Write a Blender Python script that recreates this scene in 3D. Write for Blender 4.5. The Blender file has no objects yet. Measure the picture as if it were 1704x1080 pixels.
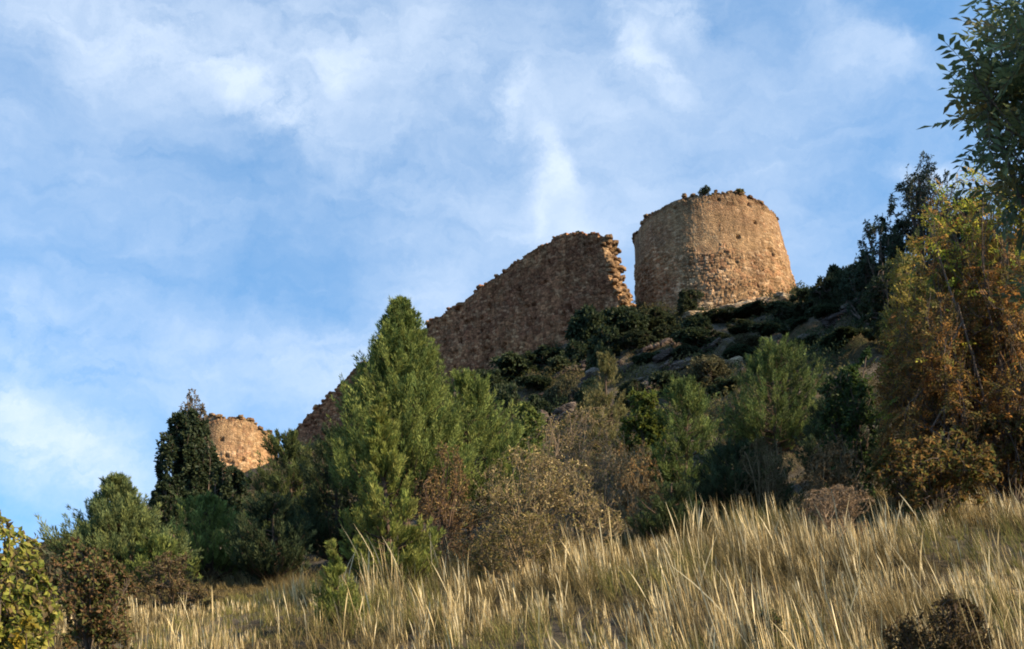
import bpy, math
import numpy as np
from mathutils import Vector

# ---------------------------------------------------------------- camera, sky, sun, exposure
S = bpy.context.scene
COL = S.collection
PITCH = math.radians(20.0)
F = 1827.0                                    # focal length in photo pixels (1704 wide)
EYE = np.array([0.0, 0.0, 1.6])
cam_d = bpy.data.cameras.new("camera")
cam = bpy.data.objects.new("camera", cam_d)
COL.objects.link(cam)
cam.location = EYE
cam.rotation_euler = (math.pi / 2 + PITCH, 0, 0)
cam_d.sensor_width = 36.0
cam_d.lens = 36.0 * F / 1704.0
cam_d.clip_start = 0.1
cam_d.clip_end = 5000
S.camera = cam

SUN_EL = math.radians(29.0)
SUN_BACK = math.radians(25.0)                 # sun from the right, this far behind the camera plane
SKY_STRENGTH = 0.15
S.view_settings.view_transform = 'Standard'
S.view_settings.look = 'None'
S.view_settings.gamma = 1.0
S.view_settings.exposure = 0.82
S.view_settings.use_curve_mapping = False
S.cycles.filter_width = 1.9
S.cycles.max_bounces = 5
S.cycles.diffuse_bounces = 2
S.cycles.transmission_bounces = 2

sun_d = bpy.data.lights.new("sun", 'SUN')
sun_d.energy = 5.0
sun_d.angle = math.radians(0.5)
sun_d.color = (1.0, 0.80, 0.54)
sun = bpy.data.objects.new("sun", sun_d)
COL.objects.link(sun)
to_sun = Vector((math.cos(SUN_EL) * math.cos(SUN_BACK), -math.cos(SUN_EL) * math.sin(SUN_BACK), math.sin(SUN_EL)))
sun.rotation_euler = to_sun.to_track_quat('Z', 'Y').to_euler()
sun.location = (60, -20, 60)


def ray(u, v):
    """direction of the sight line through photo pixel (u, v)"""
    fw = np.array([0, math.cos(PITCH), math.sin(PITCH)])
    up = np.array([0, -math.sin(PITCH), math.cos(PITCH)])
    return fw + np.array([1.0, 0, 0]) * (u - 852) / F - up * (v - 540) / F


def at(u, v, D):
    d = ray(u, v)
    return EYE + d * (D / d[1])


# ---- world: Nishita sky with thin cirrus
W = bpy.data.worlds.new("World")
S.world = W
W.use_nodes = True
nt = W.node_tree
nt.nodes.clear()
N, L = nt.nodes, nt.links


def nd(tree, t, **kw):
    n = tree.nodes.new(t)
    for k, v in kw.items():
        if k == 'ins':
            for kk, vv in v.items():
                n.inputs[kk].default_value = vv
        else:
            setattr(n, k, v)
    return n


def math_n(tree, op, a, b=None, clamp=False):
    n = tree.nodes.new('ShaderNodeMath')
    n.operation = op
    n.use_clamp = clamp
    for i, x in enumerate((a, b)):
        if x is None:
            continue
        if isinstance(x, (int, float)):
            n.inputs[i].default_value = x
        else:
            tree.links.new(x, n.inputs[i])
    return n.outputs[0]


out = nd(nt, 'ShaderNodeOutputWorld')
bg = nd(nt, 'ShaderNodeBackground', ins={'Strength': SKY_STRENGTH})
sky = nd(nt, 'ShaderNodeTexSky', sky_type='NISHITA', sun_disc=False)
sky.sun_elevation = SUN_EL
sky.sun_rotation = math.radians(90) + SUN_BACK
sky.altitude = 900
sky.air_density = 1.0
sky.dust_density = 0.6
sky.ozone_density = 1.0
tc = nd(nt, 'ShaderNodeTexCoord')
DIRV = tc.outputs['Generated']
lift = nd(nt, 'ShaderNodeVectorMath', operation='ADD')        # take the deeper blue from higher up
L.new(DIRV, lift.inputs[0]); lift.inputs[1].default_value = (0, 0, 0.32)
nrm = nd(nt, 'ShaderNodeVectorMath', operation='NORMALIZE'); L.new(lift.outputs[0], nrm.inputs[0])
L.new(nrm.outputs[0], sky.inputs['Vector'])
# small warp of the look-up direction: ragged wisps
wn = nd(nt, 'ShaderNodeTexNoise', ins={'Scale': 11.0, 'Detail': 9.0, 'Roughness': 0.66})
L.new(DIRV, wn.inputs['Vector'])
sub = nd(nt, 'ShaderNodeVectorMath', operation='SUBTRACT')
L.new(wn.outputs['Color'], sub.inputs[0])
sub.inputs[1].default_value = (0.5, 0.5, 0.5)
scl = nd(nt, 'ShaderNodeVectorMath', operation='SCALE')
L.new(sub.outputs[0], scl.inputs[0])
scl.inputs['Scale'].default_value = 0.085
wv = nd(nt, 'ShaderNodeVectorMath', operation='ADD')
L.new(DIRV, wv.inputs[0])
L.new(scl.outputs[0], wv.inputs[1])
WV = wv.outputs[0]

# cirrus patches: (centre pixel, direction of the streak in degrees, half length px, half width px, weight)
CLOUDS = [
    (420, 150, 38, 105, 34, 0.95), (540, 120, -50, 70, 36, 0.50), (230, 110, 25, 130, 60, 0.34),
    (330, 40, 15, 330, 90, 0.34), (850, 175, -65, 55, 20, 0.70), (918, 268, 70, 72, 26, 1.0),
    (890, 350, 100, 60, 24, 0.62), (1045, 60, 65, 75, 26, 0.62), (1110, 20, 30, 60, 26, 0.60),
    (1075, 120, 30, 70, 32, 0.42), (55, 725, 25, 150, 50, 1.05), (150, 790, 25, 80, 34, 0.5),
    (90, 590, 10, 210, 60, 0.36), (480, 600, 12, 160, 60, 0.40), (690, 540, -20, 120, 60, 0.42),
    (1480, 105, 25, 80, 36, 0.42), (1550, 290, 5, 42, 20, 0.85), (975, 385, -8, 65, 26, 0.50),
    (700, 330, 35, 260, 110, 0.28), (760, 80, 20, 260, 100, 0.30), (1390, 40, 80, 90, 40, 0.22),
    (40, 30, 20, 150, 60, 0.30), (1350, 420, 0, 180, 90, 0.18), (620, 640, 0, 70, 60, 0.38),
    (1020, 240, 60, 120, 60, 0.20), (20, 500, 5, 140, 40, 0.30), (1200, 140, 40, 200, 90, 0.16),
]
acc = None
for (u, v, ang, hl, hw, wt) in CLOUDS:
    c = ray(u, v); c = c / np.linalg.norm(c)
    e1 = ray(u + math.cos(math.radians(ang)) * 10, v + math.sin(math.radians(ang)) * 10)
    e1 = e1 / np.linalg.norm(e1) - c; e1 /= np.linalg.norm(e1)
    e2 = np.cross(c, e1)
    d = nd(nt, 'ShaderNodeVectorMath', operation='SUBTRACT')
    L.new(WV, d.inputs[0]); d.inputs[1].default_value = tuple(c)
    terms = []
    for e, s in ((e1, hl), (e2, hw)):
        dp = nd(nt, 'ShaderNodeVectorMath', operation='DOT_PRODUCT')
        L.new(d.outputs[0], dp.inputs[0]); dp.inputs[1].default_value = tuple(e * F / s * 1.22)
        terms.append(math_n(nt, 'MULTIPLY', dp.outputs['Value'], dp.outputs['Value']))
    r2 = math_n(nt, 'ADD', terms[0], terms[1])
    g = math_n(nt, 'MULTIPLY', math_n(nt, 'EXPONENT', math_n(nt, 'MULTIPLY', r2, -0.6)), wt * 1.15)
    acc = g if acc is None else math_n(nt, 'ADD', acc, g)
# fibre structure
mp = nd(nt, 'ShaderNodeMapping', ins={'Rotation': (0.3, -0.5, 0.5), 'Scale': (14.0, 20.0, 26.0)})
L.new(WV, mp.inputs['Vector'])
fn = nd(nt, 'ShaderNodeTexNoise', ins={'Scale': 1.0, 'Detail': 9.0, 'Roughness': 0.62, 'Distortion': 0.6})
L.new(mp.outputs[0], fn.inputs['Vector'])
fib = nd(nt, 'ShaderNodeMapRange', ins={'From Min': 0.30, 'From Max': 0.70, 'To Min': 0.18, 'To Max': 1.4})
L.new(fn.outputs['Fac'], fib.inputs['Value'])
# long streaks lying along the wind
def streak(rot, sc):
    m_ = nd(nt, 'ShaderNodeMapping', ins={'Rotation': rot, 'Scale': sc}); L.new(WV, m_.inputs['Vector'])
    n_ = nd(nt, 'ShaderNodeTexNoise', ins={'Scale': 1.0, 'Detail': 7.0, 'Roughness': 0.6, 'Distortion': 0.9}); L.new(m_.outputs[0], n_.inputs['Vector'])
    return n_.outputs['Fac']


sk = math_n(nt, 'ADD', streak((0, math.radians(-38), 0), (5.0, 7.0, 24.0)), streak((0, math.radians(-62), 0), (4.0, 6.0, 18.0)))
skr = nd(nt, 'ShaderNodeMapRange', ins={'From Min': 0.84, 'From Max': 1.32, 'To Min': 0.0, 'To Max': 0.75}); L.new(sk, skr.inputs['Value'])
# broad thin veil
vn = nd(nt, 'ShaderNodeTexNoise', ins={'Scale': 5.0, 'Detail': 8.0, 'Roughness': 0.6})
L.new(WV, vn.inputs['Vector'])
veil = nd(nt, 'ShaderNodeMapRange', ins={'From Min': 0.38, 'From Max': 0.80, 'To Min': 0.03, 'To Max': 0.42})
L.new(vn.outputs['Fac'], veil.inputs['Value'])
dens = math_n(nt, 'ADD', math_n(nt, 'MULTIPLY', acc, fib.outputs[0]), math_n(nt, 'ADD', veil.outputs[0], math_n(nt, 'MULTIPLY', skr.outputs[0], math_n(nt, 'ADD', veil.outputs[0], 0.15))))
dens = math_n(nt, 'SUBTRACT', 1.0, math_n(nt, 'EXPONENT', math_n(nt, 'MULTIPLY', dens, -0.95)))
# clouds only above the horizon
sep = nd(nt, 'ShaderNodeSeparateXYZ'); L.new(DIRV, sep.inputs[0])
hz = nd(nt, 'ShaderNodeMapRange', ins={'From Min': -0.02, 'From Max': 0.06}); L.new(sep.outputs['Z'], hz.inputs['Value'])
dens = math_n(nt, 'MULTIPLY', dens, hz.outputs[0])
grade = nd(nt, 'ShaderNodeMix', data_type='RGBA', blend_type='MULTIPLY')
grade.inputs[0].default_value = 1.0
L.new(sky.outputs[0], grade.inputs[6]); grade.inputs[7].default_value = (0.76, 1.18, 1.30, 1)
SKYGRADE = grade.inputs[7]
cm = nd(nt, 'ShaderNodeMix', data_type='RGBA')
L.new(dens, cm.inputs[0])
L.new(grade.outputs[2], cm.inputs[6])
cm.inputs[7].default_value = (3.5, 3.95, 4.55, 1)          # sunlit ice cloud, before the 0.1 strength
L.new(cm.outputs[2], bg.inputs['Color'])
L.new(bg.outputs[0], out.inputs['Surface'])


# ---------------------------------------------------------------- numeric helpers
def hash_(a, b=0, c=0, seed=0):
    a = np.asarray(a, dtype=np.int64); b = np.asarray(b, dtype=np.int64); c = np.asarray(c, dtype=np.int64)
    h = (a * 374761393 + b * 668265263 + c * 2147483647 + seed * 974634777) & 0xffffffff
    h = ((h ^ (h >> 13)) * 1274126177) & 0xffffffff
    h = ((h ^ (h >> 15)) * 2246822519) & 0xffffffff
    return ((h ^ (h >> 16)) & 0xffffff) / float(0xffffff)


def vnoise(p, seed=0):
    p = np.asarray(p, dtype=float)
    i = np.floor(p).astype(np.int64); f = p - i; f = f * f * (3 - 2 * f)
    r = 0
    for dx in (0, 1):
        wx = f[..., 0] if dx else 1 - f[..., 0]
        for dy in (0, 1):
            wy = f[..., 1] if dy else 1 - f[..., 1]
            for dz in (0, 1):
                wz = f[..., 2] if dz else 1 - f[..., 2]
                r = r + wx * wy * wz * hash_(i[..., 0] + dx, i[..., 1] + dy, i[..., 2] + dz, seed)
    return r * 2 - 1


def fbm(p, seed=0, octv=4):
    r = 0; a = 0.5; q = np.asarray(p, dtype=float)
    for k in range(octv):
        r = r + a * vnoise(q, seed + k * 17); q = q * 2.03 + 5.1; a *= 0.5
    return r


def sstep(a, b, x):
    t = np.clip((x - a) / (b - a), 0, 1)
    return t * t * (3 - 2 * t)


def norm(v):
    return v / np.maximum(np.linalg.norm(v, axis=-1, keepdims=True), 1e-9)


class MB:
    """collects quads and tris with a colour per vertex, links them as one mesh object"""
    def __init__(s):
        s.V = []; s.C = []; s.Q = []; s.T = []; s.n = 0

    def add(s, V, Q=None, T=None, C=(0.5, 0.5, 0.5)):
        V = np.asarray(V, dtype=float).reshape(-1, 3)
        C = np.asarray(C, dtype=float)
        C = np.broadcast_to(C, (len(V), 3)) if C.ndim == 1 else C.reshape(-1, 3)
        if Q is not None and len(Q): s.Q.append(np.asarray(Q).reshape(-1, 4) + s.n)
        if T is not None and len(T): s.T.append(np.asarray(T).reshape(-1, 3) + s.n)
        s.V.append(V); s.C.append(C); s.n += len(V)

    def mesh(s, name, mat, smooth=False):
        V = np.concatenate(s.V); C = np.concatenate(s.C)
        Q = np.concatenate(s.Q) if s.Q else np.zeros((0, 4), int)
        T = np.concatenate(s.T) if s.T else np.zeros((0, 3), int)
        me = bpy.data.meshes.new(name)
        me.vertices.add(len(V)); me.vertices.foreach_set('co', V.astype(np.float32).ravel())
        nl = Q.size + T.size; npoly = len(Q) + len(T)
        me.loops.add(nl); me.loops.foreach_set('vertex_index', np.concatenate([Q.ravel(), T.ravel()]).astype(np.int32))
        me.polygons.add(npoly)
        st = np.concatenate([np.arange(len(Q)) * 4, Q.size + np.arange(len(T)) * 3]).astype(np.int32)
        me.polygons.foreach_set('loop_start', st)
        if smooth: me.polygons.foreach_set('use_smooth', np.ones(npoly, dtype=bool))
        me.update(calc_edges=True)
        at_ = me.color_attributes.new('tint', 'FLOAT_COLOR', 'POINT')
        at_.data.foreach_set('color', np.concatenate([C, np.ones((len(C), 1))], 1).astype(np.float32).ravel())
        me.materials.append(mat)
        return me

    def build(s, name, mat, parent=None, smooth=False):
        me = s.mesh(name, mat, smooth)
        o = bpy.data.objects.new(name, me); COL.objects.link(o)
        if parent is not None: o.parent = parent
        return o


def tag(o, label=None, cat=None, group=None, kind=None):
    if label: o['label'] = label
    if cat: o['category'] = cat
    if group: o['group'] = group
    if kind: o['kind'] = kind
    return o


def empty(name, loc, label, cat, group=None, rz=0.0, scale=(1, 1, 1)):
    o = bpy.data.objects.new(name, None); COL.objects.link(o)
    o.empty_display_size = 0.3
    o.location = loc; o.rotation_euler = (0, 0, rz); o.scale = scale
    return tag(o, label, cat, group)


def copy_thing(root, loc, label, cat, group=None, rz=0.0, scale=(1, 1, 1)):
    r = root.copy(); COL.objects.link(r)
    r.location = loc; r.rotation_euler = (0, 0, rz); r.scale = scale
    for k in ('label', 'category', 'group', 'kind'):
        if k in r: del r[k]
    tag(r, label, cat, group)
    for ch in list(root.children):
        c = ch.copy(); COL.objects.link(c); c.parent = r
        for g in ch.children:
            d = g.copy(); COL.objects.link(d); d.parent = c
    return r


# ---------------------------------------------------------------- materials
def mat_foliage(name, rough=0.55, transl=0.30, spec=0.3, var=0.35):
    m = bpy.data.materials.new(name); m.use_nodes = True
    t = m.node_tree; t.nodes.clear()
    o = nd(t, 'ShaderNodeOutputMaterial')
    a = nd(t, 'ShaderNodeAttribute', attribute_name='tint')
    tcn = nd(t, 'ShaderNodeTexCoord')
    nz = nd(t, 'ShaderNodeTexNoise', ins={'Scale': 4.0, 'Detail': 3.0})
    t.links.new(tcn.outputs['Object'], nz.inputs['Vector'])
    mr = nd(t, 'ShaderNodeMapRange', ins={'From Min': 0.3, 'From Max': 0.7, 'To Min': 1 - var, 'To Max': 1 + var})
    t.links.new(nz.outputs['Fac'], mr.inputs['Value'])
    mx = nd(t, 'ShaderNodeVectorMath', operation='SCALE')
    t.links.new(a.outputs['Color'], mx.inputs[0]); t.links.new(mr.outputs[0], mx.inputs['Scale'])
    p = nd(t, 'ShaderNodeBsdfPrincipled', ins={'Roughness': rough, 'Specular IOR Level': spec})
    t.links.new(mx.outputs[0], p.inputs['Base Color'])
    if transl > 0:
        tr = nd(t, 'ShaderNodeBsdfTranslucent'); t.links.new(mx.outputs[0], tr.inputs['Color'])
        ms = nd(t, 'ShaderNodeMixShader', ins={'Fac': transl})
        t.links.new(p.outputs[0], ms.inputs[1]); t.links.new(tr.outputs[0], ms.inputs[2])
        t.links.new(ms.outputs[0], o.inputs['Surface'])
    else:
        t.links.new(p.outputs[0], o.inputs['Surface'])
    return m


def mat_stone(name, patch=(1.0, 0.92, 0.82), patch2=(0.72, 0.62, 0.58), scale=0.5, bump=0.6, vscale=4.5, stretch=(1, 1, 1.7), streak=0.62, cell=(0.66, 1.32)):
    """vertex tint carries each stone's own colour; noise adds weathering, lichen and grain"""
    m = bpy.data.materials.new(name); m.use_nodes = True
    t = m.node_tree; t.nodes.clear(); lk = t.links.new
    o = nd(t, 'ShaderNodeOutputMaterial')
    p = nd(t, 'ShaderNodeBsdfPrincipled', ins={'Roughness': 0.95, 'Specular IOR Level': 0.1})
    lk(p.outputs[0], o.inputs['Surface'])
    a = nd(t, 'ShaderNodeAttribute', attribute_name='tint')
    tcn = nd(t, 'ShaderNodeTexCoord')
    n1 = nd(t, 'ShaderNodeTexNoise', ins={'Scale': scale, 'Detail': 6.0, 'Roughness': 0.65})
    lk(tcn.outputs['Object'], n1.inputs['Vector'])
    cr = nd(t, 'ShaderNodeValToRGB')
    cr.color_ramp.elements[0].position = 0.35; cr.color_ramp.elements[0].color = (*patch2, 1)
    cr.color_ramp.elements[1].position = 0.65; cr.color_ramp.elements[1].color = (*patch, 1)
    lk(n1.outputs['Fac'], cr.inputs[0])
    mx = nd(t, 'ShaderNodeMix', data_type='RGBA', blend_type='MULTIPLY'); mx.inputs[0].default_value = 1.0
    lk(a.outputs['Color'], mx.inputs[6]); lk(cr.outputs[0], mx.inputs[7])
    mps = nd(t, 'ShaderNodeMapping', ins={'Scale': (1.6, 1.6, 0.30)}); lk(tcn.outputs['Object'], mps.inputs['Vector'])
    n3 = nd(t, 'ShaderNodeTexNoise', ins={'Scale': 1.0, 'Detail': 7.0, 'Roughness': 0.65}); lk(mps.outputs[0], n3.inputs['Vector'])
    st_ = nd(t, 'ShaderNodeMapRange', ins={'From Min': 0.34, 'From Max': 0.62, 'To Min': streak, 'To Max': 1.08}); lk(n3.outputs['Fac'], st_.inputs['Value'])
    mp_ = nd(t, 'ShaderNodeMapping', ins={'Scale': stretch}); lk(tcn.outputs['Object'], mp_.inputs['Vector'])
    vo = nd(t, 'ShaderNodeTexVoronoi', feature='F1', ins={'Scale': vscale}); lk(mp_.outputs[0], vo.inputs['Vector'])
    vr = nd(t, 'ShaderNodeSeparateColor'); lk(vo.outputs['Color'], vr.inputs[0])
    mr = nd(t, 'ShaderNodeMapRange', ins={'To Min': cell[0], 'To Max': cell[1]}); lk(vr.outputs[0], mr.inputs['Value'])
    sc = nd(t, 'ShaderNodeVectorMath', operation='SCALE')
    lk(mx.outputs[2], sc.inputs[0]); lk(math_n(t, 'MULTIPLY', mr.outputs[0], st_.outputs[0]), sc.inputs['Scale'])
    lk(sc.outputs[0], p.inputs['Base Color'])
    ve = nd(t, 'ShaderNodeTexVoronoi', feature='DISTANCE_TO_EDGE', ins={'Scale': vscale}); lk(mp_.outputs[0], ve.inputs['Vector'])
    e = nd(t, 'ShaderNodeMapRange', ins={'From Max': 0.14}); lk(ve.outputs['Distance'], e.inputs['Value'])
    n2 = nd(t, 'ShaderNodeTexNoise', ins={'Scale': 12.0, 'Detail': 5.0}); lk(tcn.outputs['Object'], n2.inputs['Vector'])
    hsum = math_n(t, 'ADD', e.outputs[0], n2.outputs['Fac'])
    b = nd(t, 'ShaderNodeBump', ins={'Strength': bump, 'Distance': 0.10}); lk(hsum, b.inputs['Height'])
    lk(b.outputs[0], p.inputs['Normal'])
    return m


def mat_ground():
    m = bpy.data.materials.new('ground_earth'); m.use_nodes = True
    t = m.node_tree; t.nodes.clear(); lk = t.links.new
    o = nd(t, 'ShaderNodeOutputMaterial')
    p = nd(t, 'ShaderNodeBsdfPrincipled', ins={'Roughness': 1.0, 'Specular IOR Level': 0.05})
    lk(p.outputs[0], o.inputs['Surface'])
    tcn = nd(t, 'ShaderNodeTexCoord')
    n1 = nd(t, 'ShaderNodeTexNoise', ins={'Scale': 0.35, 'Detail': 8.0, 'Roughness': 0.7}); lk(tcn.outputs['Object'], n1.inputs['Vector'])
    cr = nd(t, 'ShaderNodeValToRGB'); r = cr.color_ramp
    r.elements[0].position = 0.30; r.elements[0].color = (0.035, 0.040, 0.018, 1)
    r.elements[1].position = 0.72; r.elements[1].color = (0.15, 0.115, 0.080, 1)
    e = r.elements.new(0.48); e.color = (0.085, 0.064, 0.036, 1)
    e = r.elements.new(0.58); e.color = (0.12, 0.10, 0.075, 1)
    lk(n1.outputs['Fac'], cr.inputs[0])
    n2 = nd(t, 'ShaderNodeTexNoise', ins={'Scale': 5.0, 'Detail': 8.0, 'Roughness': 0.7}); lk(tcn.outputs['Object'], n2.inputs['Vector'])
    mr = nd(t, 'ShaderNodeMapRange', ins={'From Min': 0.3, 'From Max': 0.7, 'To Min': 0.55, 'To Max': 1.35}); lk(n2.outputs['Fac'], mr.inputs['Value'])
    sc = nd(t, 'ShaderNodeVectorMath', operation='SCALE'); lk(cr.outputs[0], sc.inputs[0]); lk(mr.outputs[0], sc.inputs['Scale'])
    lk(sc.outputs[0], p.inputs['Base Color'])
    b = nd(t, 'ShaderNodeBump', ins={'Strength': 0.8, 'Distance': 0.25}); lk(n2.outputs['Fac'], b.inputs['Height'])
    lk(b.outputs[0], p.inputs['Normal'])
    return m


M_CONIFER = mat_foliage('conifer_foliage', 0.65, 0.30, 0.12, 0.3)
M_LEAF = mat_foliage('leaf', 0.6, 0.5, 0.15, 0.25)
M_GLOSS = mat_foliage('glossy_leaf', 0.5, 0.42, 0.2, 0.25)
M_DRY = mat_foliage('dry_leaf', 0.8, 0.3, 0.06, 0.25)
M_GRASS = mat_foliage('dry_grass', 0.75, 0.25, 0.05, 0.3)
M_BARK = mat_foliage('bark', 0.9, 0.0, 0.1, 0.4)
M_TOWER = mat_stone('tower_masonry', cell=(0.78, 1.2), streak=0.55)
M_WALL = mat_stone('wall_masonry', (1.0, 0.9, 0.8), (0.65, 0.55, 0.55), 0.4, 0.7, 4.0)
M_ROCK = mat_stone('rock', (1, 0.97, 0.92), (0.6, 0.57, 0.56), 0.9, 0.8, 2.2, (1, 1, 2.6))
M_GROUND = mat_ground()

# ---------------------------------------------------------------- terrain
CP = []


def cp(u, v, D): CP.append(at(u, v, D))


def cw(x, y, z): CP.append(np.array([x, y, z], float))


for x in (-12, 0, 12): cw(x, -8, -0.8)
cw(0, 0, 0); cw(-9, 0, -0.1); cw(9, 0, 0.2)
cw(0, 9, 1.15); cw(-7, 9, 0.7); cw(7, 9, 1.5)
cp(1200, 945, 16); cp(1660, 900, 16); cp(852, 1000, 16); cp(600, 1040, 15.5); cp(300, 1068, 15.5); cp(60, 1105, 15)
cp(680, 975, 25); cp(200, 985, 24); cp(1100, 890, 25); cp(1500, 810, 25); cp(0, 1020, 24); cp(1800, 740, 25)
cp(350, 930, 40); cp(700, 830, 40); cp(1290, 740, 36); cp(1000, 740, 40); cp(0, 960, 40); cp(1650, 600, 38)
cp(1000, 668, 52); cp(1250, 610, 52); cp(1545, 505, 50); cp(500, 850, 60); cp(1800, 395, 48)  # last point: ground out of view at right, raised to shade the slope
cp(1030, 545, 70); cp(900, 600, 73); cp(800, 640, 75.5); cp(650, 705, 79); cp(500, 757, 83.5); cp(390, 800, 82); cp(250, 870, 84)
cp(1190, 528, 69.5); cp(1190, 510, 80); cp(1062, 528, 74); cp(1330, 505, 70); cp(1400, 500, 62); cp(1480, 480, 62)
cp(60, 935, 80); cp(-250, 990, 70); cp(-300, 1030, 40)
cw(0, 105, 22); cw(30, 110, 22); cw(-30, 125, 10); cw(0, 150, 6); cw(-70, 120, 2); cw(60, 140, 8)
cw(42, 55, 31); cw(60, 80, 24); cw(48, 20, 10); cw(45, -5, 1); cw(75, 40, 14); cw(-60, 20, 0.5); cw(-70, 70, 4)  # first point: unseen right spur, raised to throw shade on the slope
CP = np.array(CP)


def tps_k(d2): return 0.5 * d2 * np.log(d2 + 1e-9)


_n = len(CP)
_sc = 40.0
_xy = CP[:, :2] / _sc
_d2 = ((_xy[:, None] - _xy[None]) ** 2).sum(-1)
_A = np.zeros((_n + 3, _n + 3))
_A[:_n, :_n] = tps_k(_d2) + np.eye(_n) * 0.002
_A[:_n, _n] = 1; _A[:_n, _n + 1:] = _xy
_A[_n, :_n] = 1; _A[_n + 1:, :_n] = _xy.T
_w = np.linalg.solve(_A, np.concatenate([CP[:, 2], np.zeros(3)]))


def height(x, y):
    x = np.asarray(x, float); y = np.asarray(y, float)
    sh = x.shape; q = np.stack([x.ravel(), y.ravel()], 1) / _sc
    z = np.empty(len(q))
    for i in range(0, len(q), 20000):
        b = q[i:i + 20000]
        d2 = ((b[:, None] - _xy[None]) ** 2).sum(-1)
        z[i:i + 20000] = tps_k(d2) @ _w[:_n] + _w[_n] + b @ _w[_n + 1:]
    X, Y = x.ravel(), y.ravel()
    far = sstep(75, 190, np.hypot(X, Y - 55))
    z = z * (1 - far) + far * (3 + 6 * fbm(np.stack([X / 90, Y / 90, X * 0], 1), 5, 3))
    p3 = np.stack([X, Y, X * 0], 1)
    hill = sstep(20, 42, Y) * (1 - far)
    z = z + 0.10 * fbm(p3 / 1.1, 3, 3) + hill * (0.8 * fbm(p3 / 5.0, 9, 3) + 0.8 * np.abs(vnoise(p3 / 1.15, 15)) - 0.3 + 0.9 * np.abs(fbm(p3 * [1, 1, 1] / 2.2, 11, 3)))
    return z.reshape(sh)


H1 = lambda x, y: float(height(np.array([x]), np.array([y]))[0])


def axis_pts(a, b, step, lo, hi, n):
    core = np.arange(a, b + 1e-6, step)
    k = np.linspace(0, 1, n)[1:] ** 2.2
    return np.concatenate([(a + (lo - a) * k)[::-1], core, core[-1] + (hi - core[-1]) * k])


gx = axis_pts(-42, 42, 0.42, -900, 900, 30)
gy = axis_pts(-6, 100, 0.42, -700, 1200, 30)
GX, GY = np.meshgrid(gx, gy)
GZ = height(GX, GY)
nx, ny = len(gx), len(gy)
ii = np.arange(nx * ny).reshape(ny, nx)
mb = MB()
mb.add(np.stack([GX, GY, GZ], -1), Q=np.stack([ii[:-1, :-1], ii[:-1, 1:], ii[1:, 1:], ii[1:, :-1]], -1))
tag(mb.build('hillside', M_GROUND, smooth=True), kind='structure')

# ---------------------------------------------------------------- masonry
def stones(u, v, cw_, ch_, seed, p3=None):
    """coursed rubble: returns relief 0..1, random number per stone, joint mask"""
    wob = 0.9 * vnoise(np.stack([u / 1.1, v / 1.3, u * 0 + seed], -1), seed) + 0.45 * vnoise(np.stack([u / 0.35, v / 0.4, u * 0 + seed], -1), seed + 1)
    rr = v / ch_ + wob; ri = np.floor(rr); fv = rr - ri
    cc = u / cw_ * (0.65 + 0.7 * hash_(ri, seed=seed)) + 17 * hash_(ri, 3, seed=seed) + 0.25 * vnoise(np.stack([u * 2.1, v * 2.1, u * 0], -1), seed + 2)
    ci = np.floor(cc); fu = cc - ci
    rnd = hash_(ri, ci, 1, seed)
    rnd2 = hash_(ri, ci, 2, seed)
    e = np.minimum(np.minimum(fu, 1 - fu) * cw_, np.minimum(fv, 1 - fv) * ch_)
    m = sstep(0.0, 0.05, e)
    return m * (0.35 + 0.65 * rnd), rnd2, m


def stone_tint(base, alt, alt2, r, joint, jcol, sp=0.70):
    base, alt, alt2, jcol = map(np.array, (base, alt, alt2, jcol))
    c = np.where(r[..., None] < 0.55, base, np.where(r[..., None] < 0.8, alt, alt2))
    c = c * (1.01 - sp / 2 + sp * ((r * 7.13) % 1.0))[..., None]
    return c * joint[..., None] + jcol * (1 - joint[..., None])


def cube_grid(n):
    """unit superellipsoid rock as a closed quad grid"""
    key = {}; V = []; Q = []
    def vid(i, j, k):
        t = (i, j, k)
        if t not in key: key[t] = len(V); V.append((2 * i / n - 1, 2 * j / n - 1, 2 * k / n - 1))
        return key[t]
    for a in range(n):
        for b in range(n):
            for s in (0, n):
                f = [(s, a, b), (s, a + 1, b), (s, a + 1, b + 1), (s, a, b + 1)]
                g = [(a, s, b), (a, s, b + 1), (a + 1, s, b + 1), (a + 1, s, b)]
                h = [(a, b, s), (a + 1, b, s), (a + 1, b + 1, s), (a, b + 1, s)]
                for q in (f, g, h):
                    q = q if s else q[::-1]
                    Q.append([vid(*t) for t in q])
    V = np.array(V); 
    r = (np.abs(V) ** 5).sum(1, keepdims=True) ** (1 / 5)
    return V / r, np.array(Q)


RV, RQ = cube_grid(4)
RV6, RQ6 = cube_grid(7)


def rot_zyx(a, b, c):
    ca, sa, cb, sb, cc, sc = math.cos(a), math.sin(a), math.cos(b), math.sin(b), math.cos(c), math.sin(c)
    Rz = np.array([[ca, -sa, 0], [sa, ca, 0], [0, 0, 1]])
    Ry = np.array([[cb, 0, sb], [0, 1, 0], [-sb, 0, cb]])
    Rx = np.array([[1, 0, 0], [0, cc, -sc], [0, sc, cc]])
    return Rz @ Ry @ Rx


def add_rock(mb, pos, size, ang, col, seed, fine=False, rough=0.3):
    V, Q = (RV6, RQ6) if fine else (RV, RQ)
    o = seed * 3.71
    v = V * (1 + rough * fbm(V * 1.6 + o, seed % 97, 3)[:, None]) + 0.10 * rough * np.stack([vnoise(V * 5 + o + k, k) for k in range(3)], 1)
    v = (v * np.array(size)) @ rot_zyx(*ang).T + np.array(pos)
    mb.add(v, Q=Q, C=col)


TAN = ((0.44, 0.30, 0.17), (0.51, 0.375, 0.235), (0.34, 0.205, 0.115))
BROWN = ((0.45, 0.24, 0.125), (0.55, 0.34, 0.19), (0.33, 0.16, 0.085))


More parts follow.
